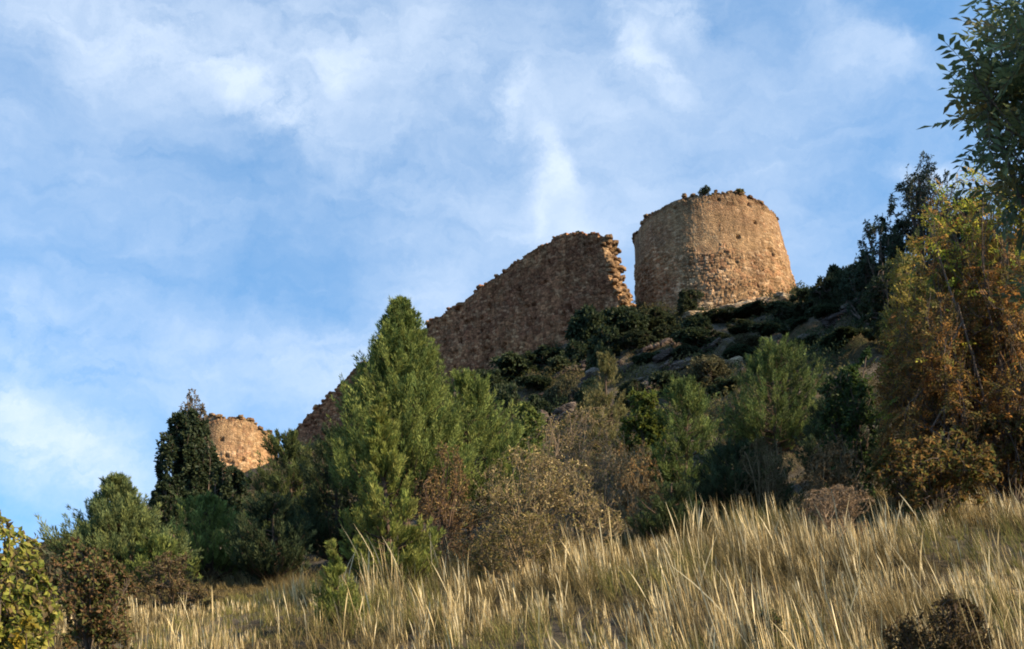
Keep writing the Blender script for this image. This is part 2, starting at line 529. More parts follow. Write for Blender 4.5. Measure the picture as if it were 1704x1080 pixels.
def round_tower(name, u, vtop, vbase, D, rtop, rbot, skew, seed, label, nth=760, nrow=150, top_off=None, tint=TAN, ragged=0.5):
    topc = at(u, vtop, D); x0, y0 = topc[0], D
    EXT = 5.5
    zt = topc[2]; zb = at(u, vbase, D)[2] - EXT
    Hh = zt - zb
    root = empty(name, (x0, y0, zb), label, 'tower')
    th = np.linspace(0, 2 * math.pi, nth, endpoint=False)
    tt = np.linspace(0, 1, nrow)
    TH, TT = np.meshgrid(th, tt)
    # broken rim: a ragged height per bearing
    rim = ragged * fbm(np.stack([np.cos(th) * 4, np.sin(th) * 4, th * 0], 1), seed, 4)
    rim = np.round(rim / 0.16) * 0.16 + 0.10 * (hash_(np.floor(th / (2 * math.pi) * 110), seed=seed) - 0.5)
    if top_off is not None: rim = rim + top_off(th)
    Z = TT * (Hh + rim)[None, :]
    FV = np.clip((Z - EXT) / (Hh - EXT), -0.6, 1.1)                       # 0 at the visible foot, 1 at the rim
    R = rbot + (rtop - rbot) * np.sign(FV) * np.abs(FV) ** 0.9
    arc = TH * rtop
    rel, rnd, joint = stones(arc, Z, 0.30, 0.17, seed)
    relb, rndb, jointb = stones(arc + 3.3, Z, 0.36, 0.20, seed + 40)
    P3 = np.stack([np.cos(TH) * rtop, np.sin(TH) * rtop, Z], -1)
    big = fbm(P3 / 1.6, seed + 3, 4)
    facing_lost = sstep(0.42, 0.24, FV + 0.5 * fbm(P3 / 1.5, seed + 30, 3))    # rubble core shows near the foot
    rel = rel * (1 - facing_lost) + 1.25 * relb * facing_lost
    rnd = np.where(facing_lost > 0.5, rndb, rnd); joint = np.where(facing_lost > 0.5, jointb, joint)
    rough = np.clip(0.20 + 1.3 * fbm(P3 / 2.2, seed + 8, 3) + 1.1 * facing_lost + 0.8 * sstep(0.82, 0.97, FV), 0.10, 1.5)
    hole = sstep(0.42, 0.60, fbm(P3 / 0.55, seed + 21, 2) * 1.5) * sstep(0.5, 1.0, rough)
    hs = np.random.RandomState(seed + 70)
    for ph, ff in zip(4.71 + hs.uniform(-1.3, 1.3, 5), hs.uniform(0.10, 0.7, 5)):
        dd = np.maximum(np.abs((TH - ph) * rtop) / 0.16, np.abs(FV - ff) * (Hh - EXT) / 0.13)
        hole = np.maximum(hole, 1.6 * (dd < 1))
    R = R + 0.085 * rel * rough + 0.10 * big - 0.16 * hole - 0.10 * sstep(0.93, 1.0, FV)
    sx = skew * (1 - FV)
    V = np.stack([np.cos(TH) * R + sx, np.sin(TH) * R, Z], -1)
    jm = 1 - (1 - joint) * np.clip(rough, 0, 1) * 0.75
    col = stone_tint(*tint, rnd, jm, (0.30, 0.21, 0.13), 0.45)
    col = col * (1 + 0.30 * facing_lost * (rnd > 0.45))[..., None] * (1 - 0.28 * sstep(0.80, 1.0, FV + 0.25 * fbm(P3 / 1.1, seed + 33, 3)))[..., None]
    smooth_zone = np.clip(1 - rough * 1.4, 0, 0.8)[..., None]                # rendered mortar skin left on the middle
    col = col * (1 - smooth_zone) + np.array(tint[0]) * 0.98 * smooth_zone
    i = np.arange(nth * nrow).reshape(nrow, nth); j = np.roll(i, -1, 1)
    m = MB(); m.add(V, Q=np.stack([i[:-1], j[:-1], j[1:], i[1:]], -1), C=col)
    # rubble-filled top
    rings = 9
    pr = V[-1].copy(); TV = [pr]
    for k in range(1, rings):
        f = 1 - k / (rings - 1) * 0.98
        q = pr.copy(); q[:, :2] = pr[:, :2] * f
        q[:, 2] = Hh - 0.45 + 0.3 * fbm(np.stack([q[:, 0], q[:, 1], q[:, 0] * 0], 1), seed + 5, 3)
        TV.append(q)
    TV = np.array(TV); i2 = np.arange(rings * nth).reshape(rings, nth); j2 = np.roll(i2, -1, 1)
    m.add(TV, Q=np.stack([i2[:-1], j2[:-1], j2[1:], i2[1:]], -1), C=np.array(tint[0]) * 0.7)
    rs = np.random.RandomState(seed)
    for k in range(int(44 * rtop)):
        a = rs.rand() * 2 * math.pi; q = int(a / (2 * math.pi) * nth) % nth
        s = rs.uniform(0.06, 0.17) * rs.uniform(0.7, 1.3)
        if fbm(np.array([[math.cos(a) * 3, math.sin(a) * 3, 1.0]]), seed + 9, 2)[0] < -0.08: continue
        b = V[-1, q] * np.array([0.985, 0.985, 1]) + [0, 0, rs.uniform(-0.08, 0.07)]
        add_rock(m, b, (s * 1.3, s, s * 0.6), (a, rs.uniform(-.3, .3), rs.uniform(-.3, .3)), np.array(tint[rs.randint(3)]) * rs.uniform(0.40, 0.85), seed + k)
    m.build('masonry', M_TOWER, root)
    return root, V, Hh, zb, (x0, y0)


def main_off(th):
    # left shoulder of the rim has crumbled lower than the front
    return -0.80 * np.exp(-((th - math.pi) / 0.7) ** 2) - 1.25 * np.exp(-((((th + math.pi) % (2 * math.pi)) - math.pi) / 0.7) ** 2) + 0.25 * np.exp(-((th - 1.5 * math.pi + 0.1) / 0.55) ** 2)


TOWER, TV_, TH_, TZB, TC = round_tower('round_tower', 1173, 376, 500, 76.0, 5.38, 5.85, 0.42, 5,
                                   'large round ruined stone tower at the top of the hill, lit on its right side', top_off=main_off)
TOWER2, TV2, TH2, TZB2, TC2 = round_tower('round_tower', 388, 716, 800, 82, 3.42, 3.65, 0.0, 31,
                                   'small sunlit round tower stump half hidden behind the dark tree', nth=480, nrow=80, ragged=0.5,
                                   tint=((0.54, 0.37, 0.21), (0.60, 0.45, 0.28), (0.43, 0.27, 0.16)),
                                   top_off=lambda th: 0.35 - 1.15 * np.exp(-((((th + math.pi) % (2 * math.pi)) - math.pi) / 1.1) ** 2))

# curtain wall: lies in one vertical plane running down and away to the left
A0 = at(1002, 440, 70.5)[:2]; B0 = at(478, 715, 88.5)[:2]
wt_ = (B0 - A0); WL = np.linalg.norm(wt_); wt_ = wt_ / WL
wn_ = np.array([-wt_[1], wt_[0]])
if wn_[1] > 0: wn_ = -wn_                                            # towards the camera side


def on_wall(u, v):
    d = ray(u, v)
    s = np.dot(A0 - EYE[:2], wn_) / np.dot(d[:2], wn_)
    p = EYE + d * s
    return float(np.dot(p[:2] - A0, wt_)), p[2]


WTOP = [on_wall(u, v) for u, v in ((1000, 398), (985, 391), (950, 391), (925, 400), (905, 409), (870, 431), (835, 455), (800, 480), (760, 508), (705, 545),
                                   (650, 577), (600, 606), (550, 655), (495, 708), (478, 726))]
WTOP.sort()
ws = np.array([p[0] for p in WTOP]); wz = np.array([p[1] for p in WTOP])
CWALL = empty('castle_wall', (A0[0], A0[1], H1(A0[0], A0[1])), 'long ruined stone wall descending the ridge from the big tower, its top broken like a slope', 'wall')
WO = np.array([A0[0], A0[1], H1(A0[0], A0[1])])
TH_W = 1.75
ns, nt_ = 620, 96
ss = np.linspace(0, WL, ns)
topz = np.interp(ss, ws, wz) + 0.22 * fbm(np.stack([ss * 1.1, ss * 0, ss * 0], 1), 4, 4)
sw = ss + 0.8 * vnoise(np.stack([ss * 0.9, ss * 0, ss * 0], 1), 6)
topz = topz + 0.34 * (hash_(np.floor(sw / 1.3), seed=8) - 0.5) + 0.24 * (hash_(np.floor(ss / 0.42), seed=9) - 0.5)
bx = A0[0] + wt_[0] * ss; by = A0[1] + wt_[1] * ss
basez = np.minimum(height(bx, by), height(bx + wn_[0] * 1.0, by + wn_[1] * 1.0)) - 1.3
basez = np.minimum(basez, topz - 1.6)
tt = np.linspace(0, 1, nt_)
SS, TT = np.meshgrid(ss, tt)
ZZ = basez[None] + TT * (topz - basez)[None]


def end_shift(t, s):
    """the broken right end rakes out towards its foot"""
    e = 1.75 * (1 - t) ** 1.15 + 0.30 * vnoise(np.stack([t * 9, t * 0, t * 0 + 2], -1), 5) + 0.12 * (hash_(np.floor(t * 30), seed=4) - 0.5)
    return e * np.clip(1 - s / 5.0, 0, 1) ** 1.5


def wall_face(off, seed, sgn):
    rel, rnd, joint = stones(SS, ZZ, 0.32, 0.19, seed)
    P3 = np.stack([SS, ZZ, SS * 0 + off], -1)
    rough = np.clip(0.7 + 0.9 * fbm(P3 / 2.0, seed + 1, 3), 0.2, 1.4)
    hole = sstep(0.45, 0.62, fbm(P3 / 0.5, seed + 2, 2) * 1.5)
    d = 0.085 * rel * rough + 0.14 * fbm(P3 / 1.7, seed + 5, 4) - 0.2 * hole
    sp = SS - end_shift(TT, SS)
    X = A0[0] + wt_[0] * sp + wn_[0] * (off + sgn * d)
    Y = A0[1] + wt_[1] * sp + wn_[1] * (off + sgn * d)
    return np.stack([X, Y, ZZ], -1) - WO, rnd, joint


m = MB()
VF, rnd, joint = wall_face(0, 61, 1)
ii = np.arange(ns * nt_).reshape(nt_, ns)
m.add(VF, Q=np.stack([ii[:-1, :-1], ii[1:, :-1], ii[1:, 1:], ii[:-1, 1:]], -1), C=stone_tint(*BROWN, rnd, 0.3 + 0.7 * joint, (0.14, 0.08, 0.05)))
VB, rnd, joint = wall_face(-TH_W, 77, -1)
m.add(VB, Q=np.stack([ii[:-1, :-1], ii[:-1, 1:], ii[1:, 1:], ii[1:, :-1]], -1), C=stone_tint(*BROWN, rnd, joint, (0.12, 0.075, 0.05)))
for (ra, rb, nm) in ((VF[-1], VB[-1], 'top'), (VF[:, 0], VB[:, 0], 'end'), (VF[:, -1], VB[:, -1], 'far')):
    k = 14
    f = np.linspace(0, 1, k)[:, None, None]
    G = ra[None] * (1 - f) + rb[None] * f
    n_ = G.shape[1]
    inner = np.sin(np.pi * np.linspace(0, 1, k))[:, None]
    if nm == 'top':
        G[..., 2] += 0.35 * inner * (fbm(G * 1.6, 9, 3) + 0.1)
        col = np.broadcast_to(np.array(BROWN[0]), G.shape).copy()
    else:
        o_ = -1 if nm == 'end' else 1
        uu = np.broadcast_to(np.linspace(0, TH_W, k)[:, None], (k, n_)); vv = G[..., 2]
        rel, rnd, joint = stones(uu + 40, vv, 0.5, 0.30, 91)
        dd = o_ * (0.30 * rel + 0.45 * fbm(G / 0.9, 12, 3)) * np.clip(inner * 1.6, 0, 1)
        G[..., 0] += wt_[0] * dd; G[..., 1] += wt_[1] * dd
        col = stone_tint((0.40, 0.28, 0.15), (0.46, 0.34, 0.20), (0.30, 0.19, 0.10), rnd, 0.5 + 0.5 * joint, (0.22, 0.14, 0.08))
    i3 = np.arange(k * n_).reshape(k, n_)
    m.add(G, Q=np.stack([i3[:-1, :-1], i3[1:, :-1], i3[1:, 1:], i3[:-1, 1:]], -1), C=col)
rs = np.random.RandomState(3)
for k in range(240):
    q = rs.randint(ns); f = rs.choice([0.02, 0.1, 0.5, 0.9])
    b = VF[-1, q] * (1 - f) + VB[-1, q] * f
    s = rs.uniform(0.05, 0.13) + 0.16 * rs.rand() ** 4
    add_rock(m, b + [0, 0, rs.uniform(-0.06, 0.06)], (s * 1.3, s, s * 0.6), (rs.rand() * 3, rs.uniform(-.3, .3), rs.uniform(-.3, .3)), np.array(BROWN[rs.randint(3)]) * rs.uniform(0.6, 1.1), k)
m.build('masonry', M_WALL, CWALL)
c = MB()
for k in range(110):
    q = rs.randint(int(nt_ * 0.12), nt_); f = rs.rand()
    b = VF[q, 0] * (1 - f) + VB[q, 0] * f
    s = rs.uniform(0.12, 0.30)
    add_rock(c, b - np.array([wt_[0], wt_[1], 0]) * rs.uniform(-0.05, 0.2), (s * 1.2, s, s * 0.55), (rs.rand() * 3, rs.uniform(-.25, .25), rs.uniform(-.25, .25)), np.array([0.42, 0.29, 0.165]) * rs.uniform(0.5, 1.05), k + 500)
tag(c.build('broken_end', M_WALL, CWALL), 'sunlit pale jagged stones of the torn right end')

# ---------------------------------------------------------------- vegetation builders
def tubes(mb, P, R, col, sides=4):
    """P (n,k,3) polylines, R (n,k) radii"""
    n, k = P.shape[:2]
    T = np.empty_like(P); T[:, 1:-1] = P[:, 2:] - P[:, :-2]; T[:, 0] = P[:, 1] - P[:, 0]; T[:, -1] = P[:, -1] - P[:, -2]
    T = norm(T)
    ref = np.where(np.abs(T[..., 2:3]) > 0.8, np.array([1.0, 0, 0]), np.array([0, 0, 1.0]))
    A = norm(np.cross(T, ref)); B = np.cross(T, A)
    an = np.arange(sides) / sides * 2 * math.pi
    V = P[:, :, None] + R[:, :, None, None] * (np.cos(an)[:, None] * A[:, :, None] + np.sin(an)[:, None] * B[:, :, None])
    i = np.arange(n * k * sides).reshape(n, k, sides); j = np.roll(i, -1, 2)
    Q = np.stack([i[:, :-1], j[:, :-1], j[:, 1:], i[:, 1:]], -1)
    C = np.asarray(col, float)
    if C.ndim == 2: C = np.repeat(C, k * sides, 0)
    mb.add(V, Q=Q, C=C)


def leaves(mb, P, A, Nn, Ln, Wd, col, fold=0.25):
    """lens-shaped leaves: P base, A axis, Nn rough normal; two halves folded on the midrib"""
    A = norm(A); B = norm(np.cross(A, Nn)); U = np.cross(B, A)
    Ln = np.broadcast_to(np.asarray(Ln, float), (len(P),))[:, None]; Wd = np.broadcast_to(np.asarray(Wd, float), (len(P),))[:, None]
    tip = P + A * Ln - U * Ln * 0.10
    mid = P + A * Ln * 0.5
    l = mid + B * Wd * 0.5 + U * Wd * fold; r = mid - B * Wd * 0.5 + U * Wd * fold
    V = np.stack([P, r, tip, l], 1)
    i = np.arange(len(P) * 4).reshape(-1, 4)
    T = np.concatenate([i[:, [0, 1, 2]], i[:, [0, 2, 3]]])
    mb.add(V, T=T, C=np.repeat(col, 4, 0) if np.ndim(col) == 2 else col)


def blades(mb, P, A, Ln, Wd, col, rs):
    """flat pointed needles / scale sprays"""
    A = norm(A); B = norm(np.cross(A, rs.normal(size=A.shape)))
    Ln = np.broadcast_to(Ln, (len(P),))[:, None]; Wd = np.broadcast_to(Wd, (len(P),))[:, None]
    mid = P + A * Ln * 0.45
    V = np.stack([P, mid - B * Wd * 0.5, P + A * Ln, mid + B * Wd * 0.5], 1)
    i = np.arange(len(P) * 4).reshape(-1, 4)
    mb.add(V, Q=i, C=np.repeat(col, 4, 0))


def palette(rs, cols, n, jit=0.18):
    cols = np.array(cols, float)
    c = cols[rs.randint(len(cols), size=n)]
    return c * (1 + jit * rs.normal(size=(n, 1))).clip(0.5, 1.6)


def conifer_mesh(H, R, seed, cols, plumes=560, K=60, prof=0.8, plume_len=0.42, blade=(0.10, 0.020), low=0.04, irr=0.35, upness=0.9, leaders=0, bark=(0.10, 0.07, 0.05), open_=0.0):
    """juniper / cypress: upswept branches that end in soft pointed plumes"""
    rs = np.random.RandomState(seed)
    tr, fo = MB(), MB()
    zt = np.linspace(0, 1, 9)
    tp = np.stack([0.06 * H * 0.3 * np.sin(zt * 4 + seed) * zt, 0.05 * H * 0.3 * np.cos(zt * 3 + seed) * zt, zt * H * 0.97 - 0.25 * (zt == 0)], 1)
    tubes(tr, tp[None], (0.035 * H * 0.45 * (1 - zt) + 0.012)[None], bark, 7)
    nb = max(30, plumes // 4)
    t = rs.rand(nb) ** (1.15 if low > 0.1 else 1.45) * (1 - low) + low
    phi = rs.rand(nb) * 2 * math.pi
    lob = 1 + irr * vnoise(np.stack([np.cos(phi) * 1.7, np.sin(phi) * 1.7, t * 4.5], 1) + seed, seed)
    prf = (1 - t) ** prof * (1 - 0.35 * np.exp(-t * 9)) + 0.02
    rad = R * prf * lob * rs.uniform(0.72, 1.08, nb)
    h0 = np.clip(t * H - rad * 0.45, 0.02 * H, None)
    axx = np.interp(h0 / (H * 0.97), zt, tp[:, 0]); axy = np.interp(h0 / (H * 0.97), zt, tp[:, 1])
    out = np.stack([np.cos(phi), np.sin(phi), phi * 0], 1)
    p0 = np.stack([axx, axy, h0], 1)
    p1 = p0 + out * rad[:, None] * 0.6 + np.array([0, 0, 1]) * (rad * 0.12)[:, None]
    p2 = p0 + out * rad[:, None] + np.array([0, 0, 1]) * (rad * 0.55)[:, None]
    kk = np.linspace(0, 1, 5)[None, :, None]
    bp = p0[:, None] * (1 - kk) ** 2 + 2 * p1[:, None] * kk * (1 - kk) + p2[:, None] * kk ** 2
    tubes(tr, bp, (0.010 + 0.012 * rad / max(R, 1e-3))[:, None] * np.linspace(1, 0.3, 5)[None], bark, 4)
    # plumes on the outer part of every branch
    per = int(math.ceil(plumes / nb))
    b = np.repeat(np.arange(nb), per); s = rs.uniform(0.25 + open_ * 0.3, 1.0, len(b)) ** 0.7
    s3 = s[:, None]
    pb = p0[b] * (1 - s3) ** 2 + 2 * p1[b] * s3 * (1 - s3) + p2[b] * s3 ** 2
    pb = pb + rs.normal(size=pb.shape) * (0.06 * R * (0.4 + prf[b]))[:, None] * np.array([1, 1, 0.6])
    ax = norm(np.array([0, 0, 1.0]) * upness + out[b] * (0.45 * s3) + rs.normal(size=pb.shape) * 0.22)
    pl = plume_len * rs.uniform(0.6, 1.3, len(b)) * (0.32 + 0.68 * np.minimum(1, prf[b] * 2.4))
    # a few at the very top
    ntop = max(4, plumes // 90)
    pb = np.concatenate([pb, np.stack([tp[-1, 0] + rs.normal(size=ntop) * 0.03 * R, tp[-1, 1] + rs.normal(size=ntop) * 0.03 * R, H - plume_len * rs.uniform(0.95, 2.4, ntop)], 1)])
    ax = np.concatenate([ax, norm(np.array([0, 0, 1.0]) + rs.normal(size=(ntop, 3)) * 0.12)])
    pl = np.concatenate([pl, np.full(ntop, plume_len * 0.95)])
    npl = len(pb)
    pc = palette(rs, cols, npl, 0.16)
    q = np.repeat(np.arange(npl), K)
    a = rs.rand(len(q)); an = rs.rand(len(q)) * 2 * math.pi
    ref = norm(np.cross(ax, np.array([0.3, 0.9, 0.1]))); ref2 = np.cross(ax, ref)
    rdir = ref[q] * np.cos(an)[:, None] + ref2[q] * np.sin(an)[:, None]
    spin = 0.105 * pl[q] * np.sin(np.pi * np.clip(a * 0.86 + 0.1, 0, 1)) * rs.uniform(0.2, 1.0, len(q))
    P = pb[q] + ax[q] * (pl[q] * a * 0.92)[:, None] + rdir * spin[:, None]
    P[:, 2] *= min(1.0, 0.985 * H / P[:, 2].max())
    A = ax[q] * 1.0 + rdir * 0.5 + rs.normal(size=P.shape) * 0.15
    col = pc[q] * rs.uniform(0.8, 1.2, (len(q), 1)) * (0.86 + 0.32 * a[:, None])  # plume tips lightened in the colour so they look lit
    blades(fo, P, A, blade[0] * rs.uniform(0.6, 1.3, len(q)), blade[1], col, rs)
    return tr, fo


def skeleton(rs, stems, levels, kids, spread=0.8, fan=0.75, up=0.15, ratio=0.62, bend=0.25, low_t=0.35):
    """levels of 4-point polylines"""
    an = rs.rand(stems) * 2 * math.pi; el = np.abs(rs.normal(size=stems)) * spread
    d = np.stack([np.sin(el) * np.cos(an), np.sin(el) * np.sin(an), np.cos(el)], 1)
    p = np.stack([np.cos(an), np.sin(an), an * 0], 1) * 0.05 * rs.rand(stems)[:, None]
    ln = rs.uniform(0.7, 1.15, stems)
    out = []
    for lv in range(levels):
        d2 = norm(d + rs.normal(size=d.shape) * bend + np.array([0, 0, up]))
        p1 = p + d * ln[:, None] * 0.35
        p2 = p1 + norm(d + d2 + rs.normal(size=d.shape) * 0.15) * ln[:, None] * 0.33
        p3 = p2 + d2 * ln[:, None] * 0.34
        out.append(np.stack([p, p1, p2, p3], 1))
        if lv == levels - 1: break
        k = kids[lv] if isinstance(kids, (list, tuple)) else kids
        b = np.repeat(np.arange(len(p)), k)
        t = rs.uniform(low_t, 1.0, len(b)) * 3
        i = np.minimum(t.astype(int), 2); f = (t - i)[:, None]
        pl = out[-1][b]
        r = np.arange(len(b))
        np_ = pl[r, i] * (1 - f) + pl[r, i + 1] * f
        nd_ = norm(d2[b] + rs.normal(size=(len(b), 3)) * fan + np.array([0, 0, up]))
        ln = ln[b] * ratio * rs.uniform(0.65, 1.25, len(b)); p, d = np_, nd_
    return out


def fit(levels, Rw, H):
    allp = np.concatenate([l.reshape(-1, 3) for l in levels[-2:]])
    r = np.percentile(np.hypot(allp[:, 0], allp[:, 1]), 86); z = np.percentile(allp[:, 2], 92)
    s = np.array([Rw * 0.92 / r, Rw * 0.92 / r, H * 0.90 / z])
    res = []
    for l in levels:
        q = l * s
        # overlong twigs bend back to an uneven, lobed crown outline
        c0 = 0.42
        d = np.stack([q[..., 0] / Rw, q[..., 1] / Rw, (q[..., 2] / H - c0) / np.where(q[..., 2] / H > c0, 1 - c0, c0 + 0.12)], -1)
        m = (np.abs(d) ** 2.0).sum(-1) ** 0.5
        u_ = d / np.maximum(m, 1e-6)[..., None]
        lim = 0.90 + 0.42 * fbm(u_ * 2.3 + 7.7 * Rw + H, 23, 3)
        m2 = np.where(m > lim * 0.8, lim * (0.8 + 0.25 * np.tanh((m / lim - 0.8) / 0.25)), m)
        k = (m2 / np.maximum(m, 1e-6))
        q[..., 0] *= k; q[..., 1] *= k
        q[..., 2] = H * (c0 + (q[..., 2] / H - c0) * k)
        q[..., 2] = np.where(q[..., 2] < 0.03, 0.03 + 0.1 * np.abs(q[..., 2]), q[..., 2])
        res.append(q)
    return res


def shrub_mesh(H, R, seed, cols, stems=6, levels=4, kids=(4, 4, 4), per=6, leaf=(0.07, 0.035), rad=0.03, bark=(0.12, 0.09, 0.07), pin=False,
               colfn=None, spread=0.75, fan=0.75, up=0.12, twigs=None, droop=0.15, twig_from=0, trunk=None, pairs=6, low_t=0.35):
    rs = np.random.RandomState(seed)
    lv = fit(skeleton(rs, stems, levels, kids, spread, fan, up, low_t=low_t), R, H - (trunk or 0))
    st, fo = MB(), MB()
    if trunk:
        for l in lv: l[..., 2] += trunk
        zt = np.linspace(0, 1, 6)
        tp = np.stack([0.05 * np.sin(zt * 5), 0.06 * np.cos(zt * 4) - 0.06, zt * (trunk + 0.12) - 0.3 * (zt == 0)], 1)
        tubes(st, tp[None], (rad * 2.4 * (1 - 0.3 * zt))[None], bark, 8)
    for k, l in enumerate(lv):
        r0 = rad * (0.55 ** k)
        rr = np.linspace(1, 0.55, 4)[None] * r0 * rs.uniform(0.7, 1.2, (len(l), 1))
        tubes(st, l, np.maximum(rr, twigs or 0.003), np.array(bark) * rs.uniform(0.7, 1.3, (len(l), 1)) if k > 1 else bark, 6 if k == 0 else (4 if k < 3 else 3))
    for l in lv[-2:]:
        last = l is lv[-1]
        m_ = per if last else max(1, per // 3)
        b = np.repeat(np.arange(len(l)), m_)
        t = rs.uniform(0.15, 1.0, len(b)) * 3
        i = np.minimum(t.astype(int), 2); f = (t - i)[:, None]; r = np.arange(len(b))
        pl = l[b]; P = pl[r, i] * (1 - f) + pl[r, i + 1] * f
        tw = norm(pl[:, 3] - pl[:, 0])
        A = tw * 0.6 + rs.normal(size=P.shape) * 0.7 - np.array([0, 0, droop])
        Nn = rs.normal(size=P.shape) * 0.6 + np.array([0, 0, 0.35]) + np.array(to_sun) * 0.7   # leaves turn to the light
        c = colfn(rs, P) if colfn else palette(rs, cols, len(P))
        sz = rs.uniform(0.65, 1.3, len(P))
        if not pin:
            leaves(fo, P, A, Nn, leaf[0] * sz, leaf[1] * sz, c, fold=0.3)
        else:
            A = norm(A); B = norm(np.cross(A, Nn)); U = np.cross(B, A)
            LL = pin * sz
            kpts = np.linspace(0, 1, 4)[None, :, None]
            RP = P[:, None] + A[:, None] * LL[:, None, None] * kpts - U[:, None] * (LL[:, None, None] * 0.22 * kpts ** 2)
            tubes(st, RP, np.full(RP.shape[:2], 0.0022), np.array(bark) * 1.2, 3)
            for j in range(pairs + 1):
                f_ = 0.25 + 0.75 * j / pairs
                q = P + A * (LL * f_)[:, None] - U * (LL * 0.22 * f_ ** 2)[:, None]
                for sd in ((-1, 1) if j < pairs else (0,)):
                    ax = A * (0.55 if sd else 1) + B * sd * 0.9 - U * 0.25 + rs.normal(size=A.shape) * 0.10
                    leaves(fo, q, ax, U + rs.normal(size=U.shape) * 0.25, leaf[0] * sz * rs.uniform(0.8, 1.15, len(q)), leaf[1] * sz, c * rs.uniform(0.85, 1.15, (len(q), 1)), fold=0.2)
    return st, fo


def foot(u, D, v_guess=700):
    """ground point under photo column u at distance D"""
    x = at(u, v_guess, D)[0]
    for _ in range(3):
        z = H1(x, D)
        dep = D * math.cos(PITCH) + (z - EYE[2]) * math.sin(PITCH)
        x = (u - 852) / F * dep
    return np.array([x, D, H1(x, D)])


def size_at(u, v, D, hw, b):
    top = at(u, v, D)
    dep = D * math.cos(PITCH) + (top[2] - EYE[2]) * math.sin(PITCH)
    return top[2] - b[2], hw * dep / F


GREEN = ((0.160, 0.195, 0.050), (0.125, 0.160, 0.042), (0.20, 0.225, 0.060), (0.090, 0.122, 0.036))
MIDG = ((0.110, 0.145, 0.040), (0.085, 0.115, 0.034), (0.140, 0.165, 0.046), (0.065, 0.090, 0.030))
BRIGHT = ((0.185, 0.205, 0.048), (0.145, 0.175, 0.042), (0.22, 0.225, 0.060))
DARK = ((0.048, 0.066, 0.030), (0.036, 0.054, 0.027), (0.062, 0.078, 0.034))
BLUISH = ((0.055, 0.080, 0.048), (0.072, 0.098, 0.054), (0.042, 0.066, 0.042))
OLIVE = ((0.16, 0.145, 0.055), (0.13, 0.125, 0.046), (0.19, 0.165, 0.070))


def plant(name, cat, label, u, v, D, hw, kind, group=None, ub=None, sink=0.0, part=('trunk', 'foliage'), rz=0.0, **kw):
    """stand one plant on the slope: column u (foot ub), top at v, half width hw, distance D"""
    b = foot(ub if ub is not None else u, D, v)
    Hh, R = size_at(u, v, D, hw, b)
    root = empty(name, b - np.array([0, 0, sink]), label, cat, group, rz if rz is not None else (u * 0.37) % 6.28)
    lean = at(u, v, D)[0] - b[0]
    mats = {'conifer': (M_BARK, M_CONIFER), 'shrub': (M_BARK, M_LEAF), 'gloss': (M_BARK, M_GLOSS), 'dry': (M_BARK, M_DRY)}[kind]
    st, fo = (conifer_mesh if kind == 'conifer' else shrub_mesh)(Hh + sink, R, **kw)
    if abs(lean) > 0.02:                                              # lean the plant over towards its top
        c, s = math.cos(-root.rotation_euler.z), math.sin(-root.rotation_euler.z)
        for mbx in (st, fo):
            for V in mbx.V:
                f = lean * (V[:, 2] / Hh).clip(0, 1.2) ** 1.3
                V[:, 0] += c * f; V[:, 1] += s * f
    st.build(part[0], mats[0], root); fo.build(part[1], mats[1], root)
    return root


# ---- conifers
plant('juniper_tree', 'tree', 'tall pointed bright green conifer in the centre, its top against the wall', 660, 488, 25.5, 168, 'conifer', seed=3, cols=GREEN,
      plumes=2500, K=60, prof=1.02, low=0.30, plume_len=0.66, blade=(0.11, 0.021), irr=0.45, ub=678)
plant('juniper_tree', 'tree', 'broad green conifer shouldering the right flank of the tall central conifer', 782, 618, 27.5, 135, 'conifer', seed=14, cols=GREEN, low=0.28,
      plumes=800, K=58, prof=0.62, plume_len=0.6, blade=(0.11, 0.022), irr=0.4)
plant('juniper_tree', 'tree', 'slender young conifer standing in front of the tall central conifer', 632, 652, 18.2, 84, 'conifer', seed=21, cols=BRIGHT,
      plumes=760, K=58, prof=1.25, plume_len=0.34, blade=(0.085, 0.017), irr=0.5, ub=650, open_=0.3)
plant('juniper_tree', 'tree', 'knee high conifer seedling in the grass at the foot of the slender conifer', 553, 898, 15.2, 44, 'conifer', seed=33, cols=BRIGHT,
      plumes=208, K=52, prof=1.5, plume_len=0.24, blade=(0.06, 0.012), irr=0.5, ub=566, open_=0.3)
plant('juniper_tree', 'tree', 'bushy blue green conifer with a pointed top, leftmost against the sky', 186, 785, 24.0, 128, 'conifer', seed=42, cols=((0.13, 0.155, 0.058), (0.10, 0.13, 0.05), (0.16, 0.18, 0.06)),
      plumes=1000, K=60, prof=1.1, plume_len=0.5, blade=(0.10, 0.02), irr=0.4, ub=200)
plant('juniper_tree', 'tree', 'green conifer of upright tufts below the dark tree by the small tower', 350, 822, 27.5, 88, 'conifer', seed=45, cols=GREEN,
      plumes=448, K=60, prof=0.55, plume_len=0.5, blade=(0.10, 0.02), irr=0.6)
plant('juniper_tree', 'tree', 'low conifer clump between the leftmost conifer and the tufted one', 262, 880, 23.0, 60, 'conifer', seed=46, cols=GREEN,
      plumes=264, K=58, prof=0.5, plume_len=0.4, blade=(0.09, 0.018), irr=0.5)
plant('juniper_tree', 'tree', 'dark conifer with a yellowish tip just below the lower end of the wall', 482, 713, 33.0, 76, 'conifer', seed=51, cols=((0.10, 0.115, 0.035), (0.06, 0.08, 0.03), (0.08, 0.10, 0.035)),
      plumes=560, K=58, prof=0.6, plume_len=0.55, blade=(0.12, 0.024), irr=0.4)
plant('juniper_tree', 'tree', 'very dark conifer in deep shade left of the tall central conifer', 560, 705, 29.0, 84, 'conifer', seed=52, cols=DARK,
      plumes=656, K=58, prof=0.5, plume_len=0.5, blade=(0.11, 0.022), irr=0.4)
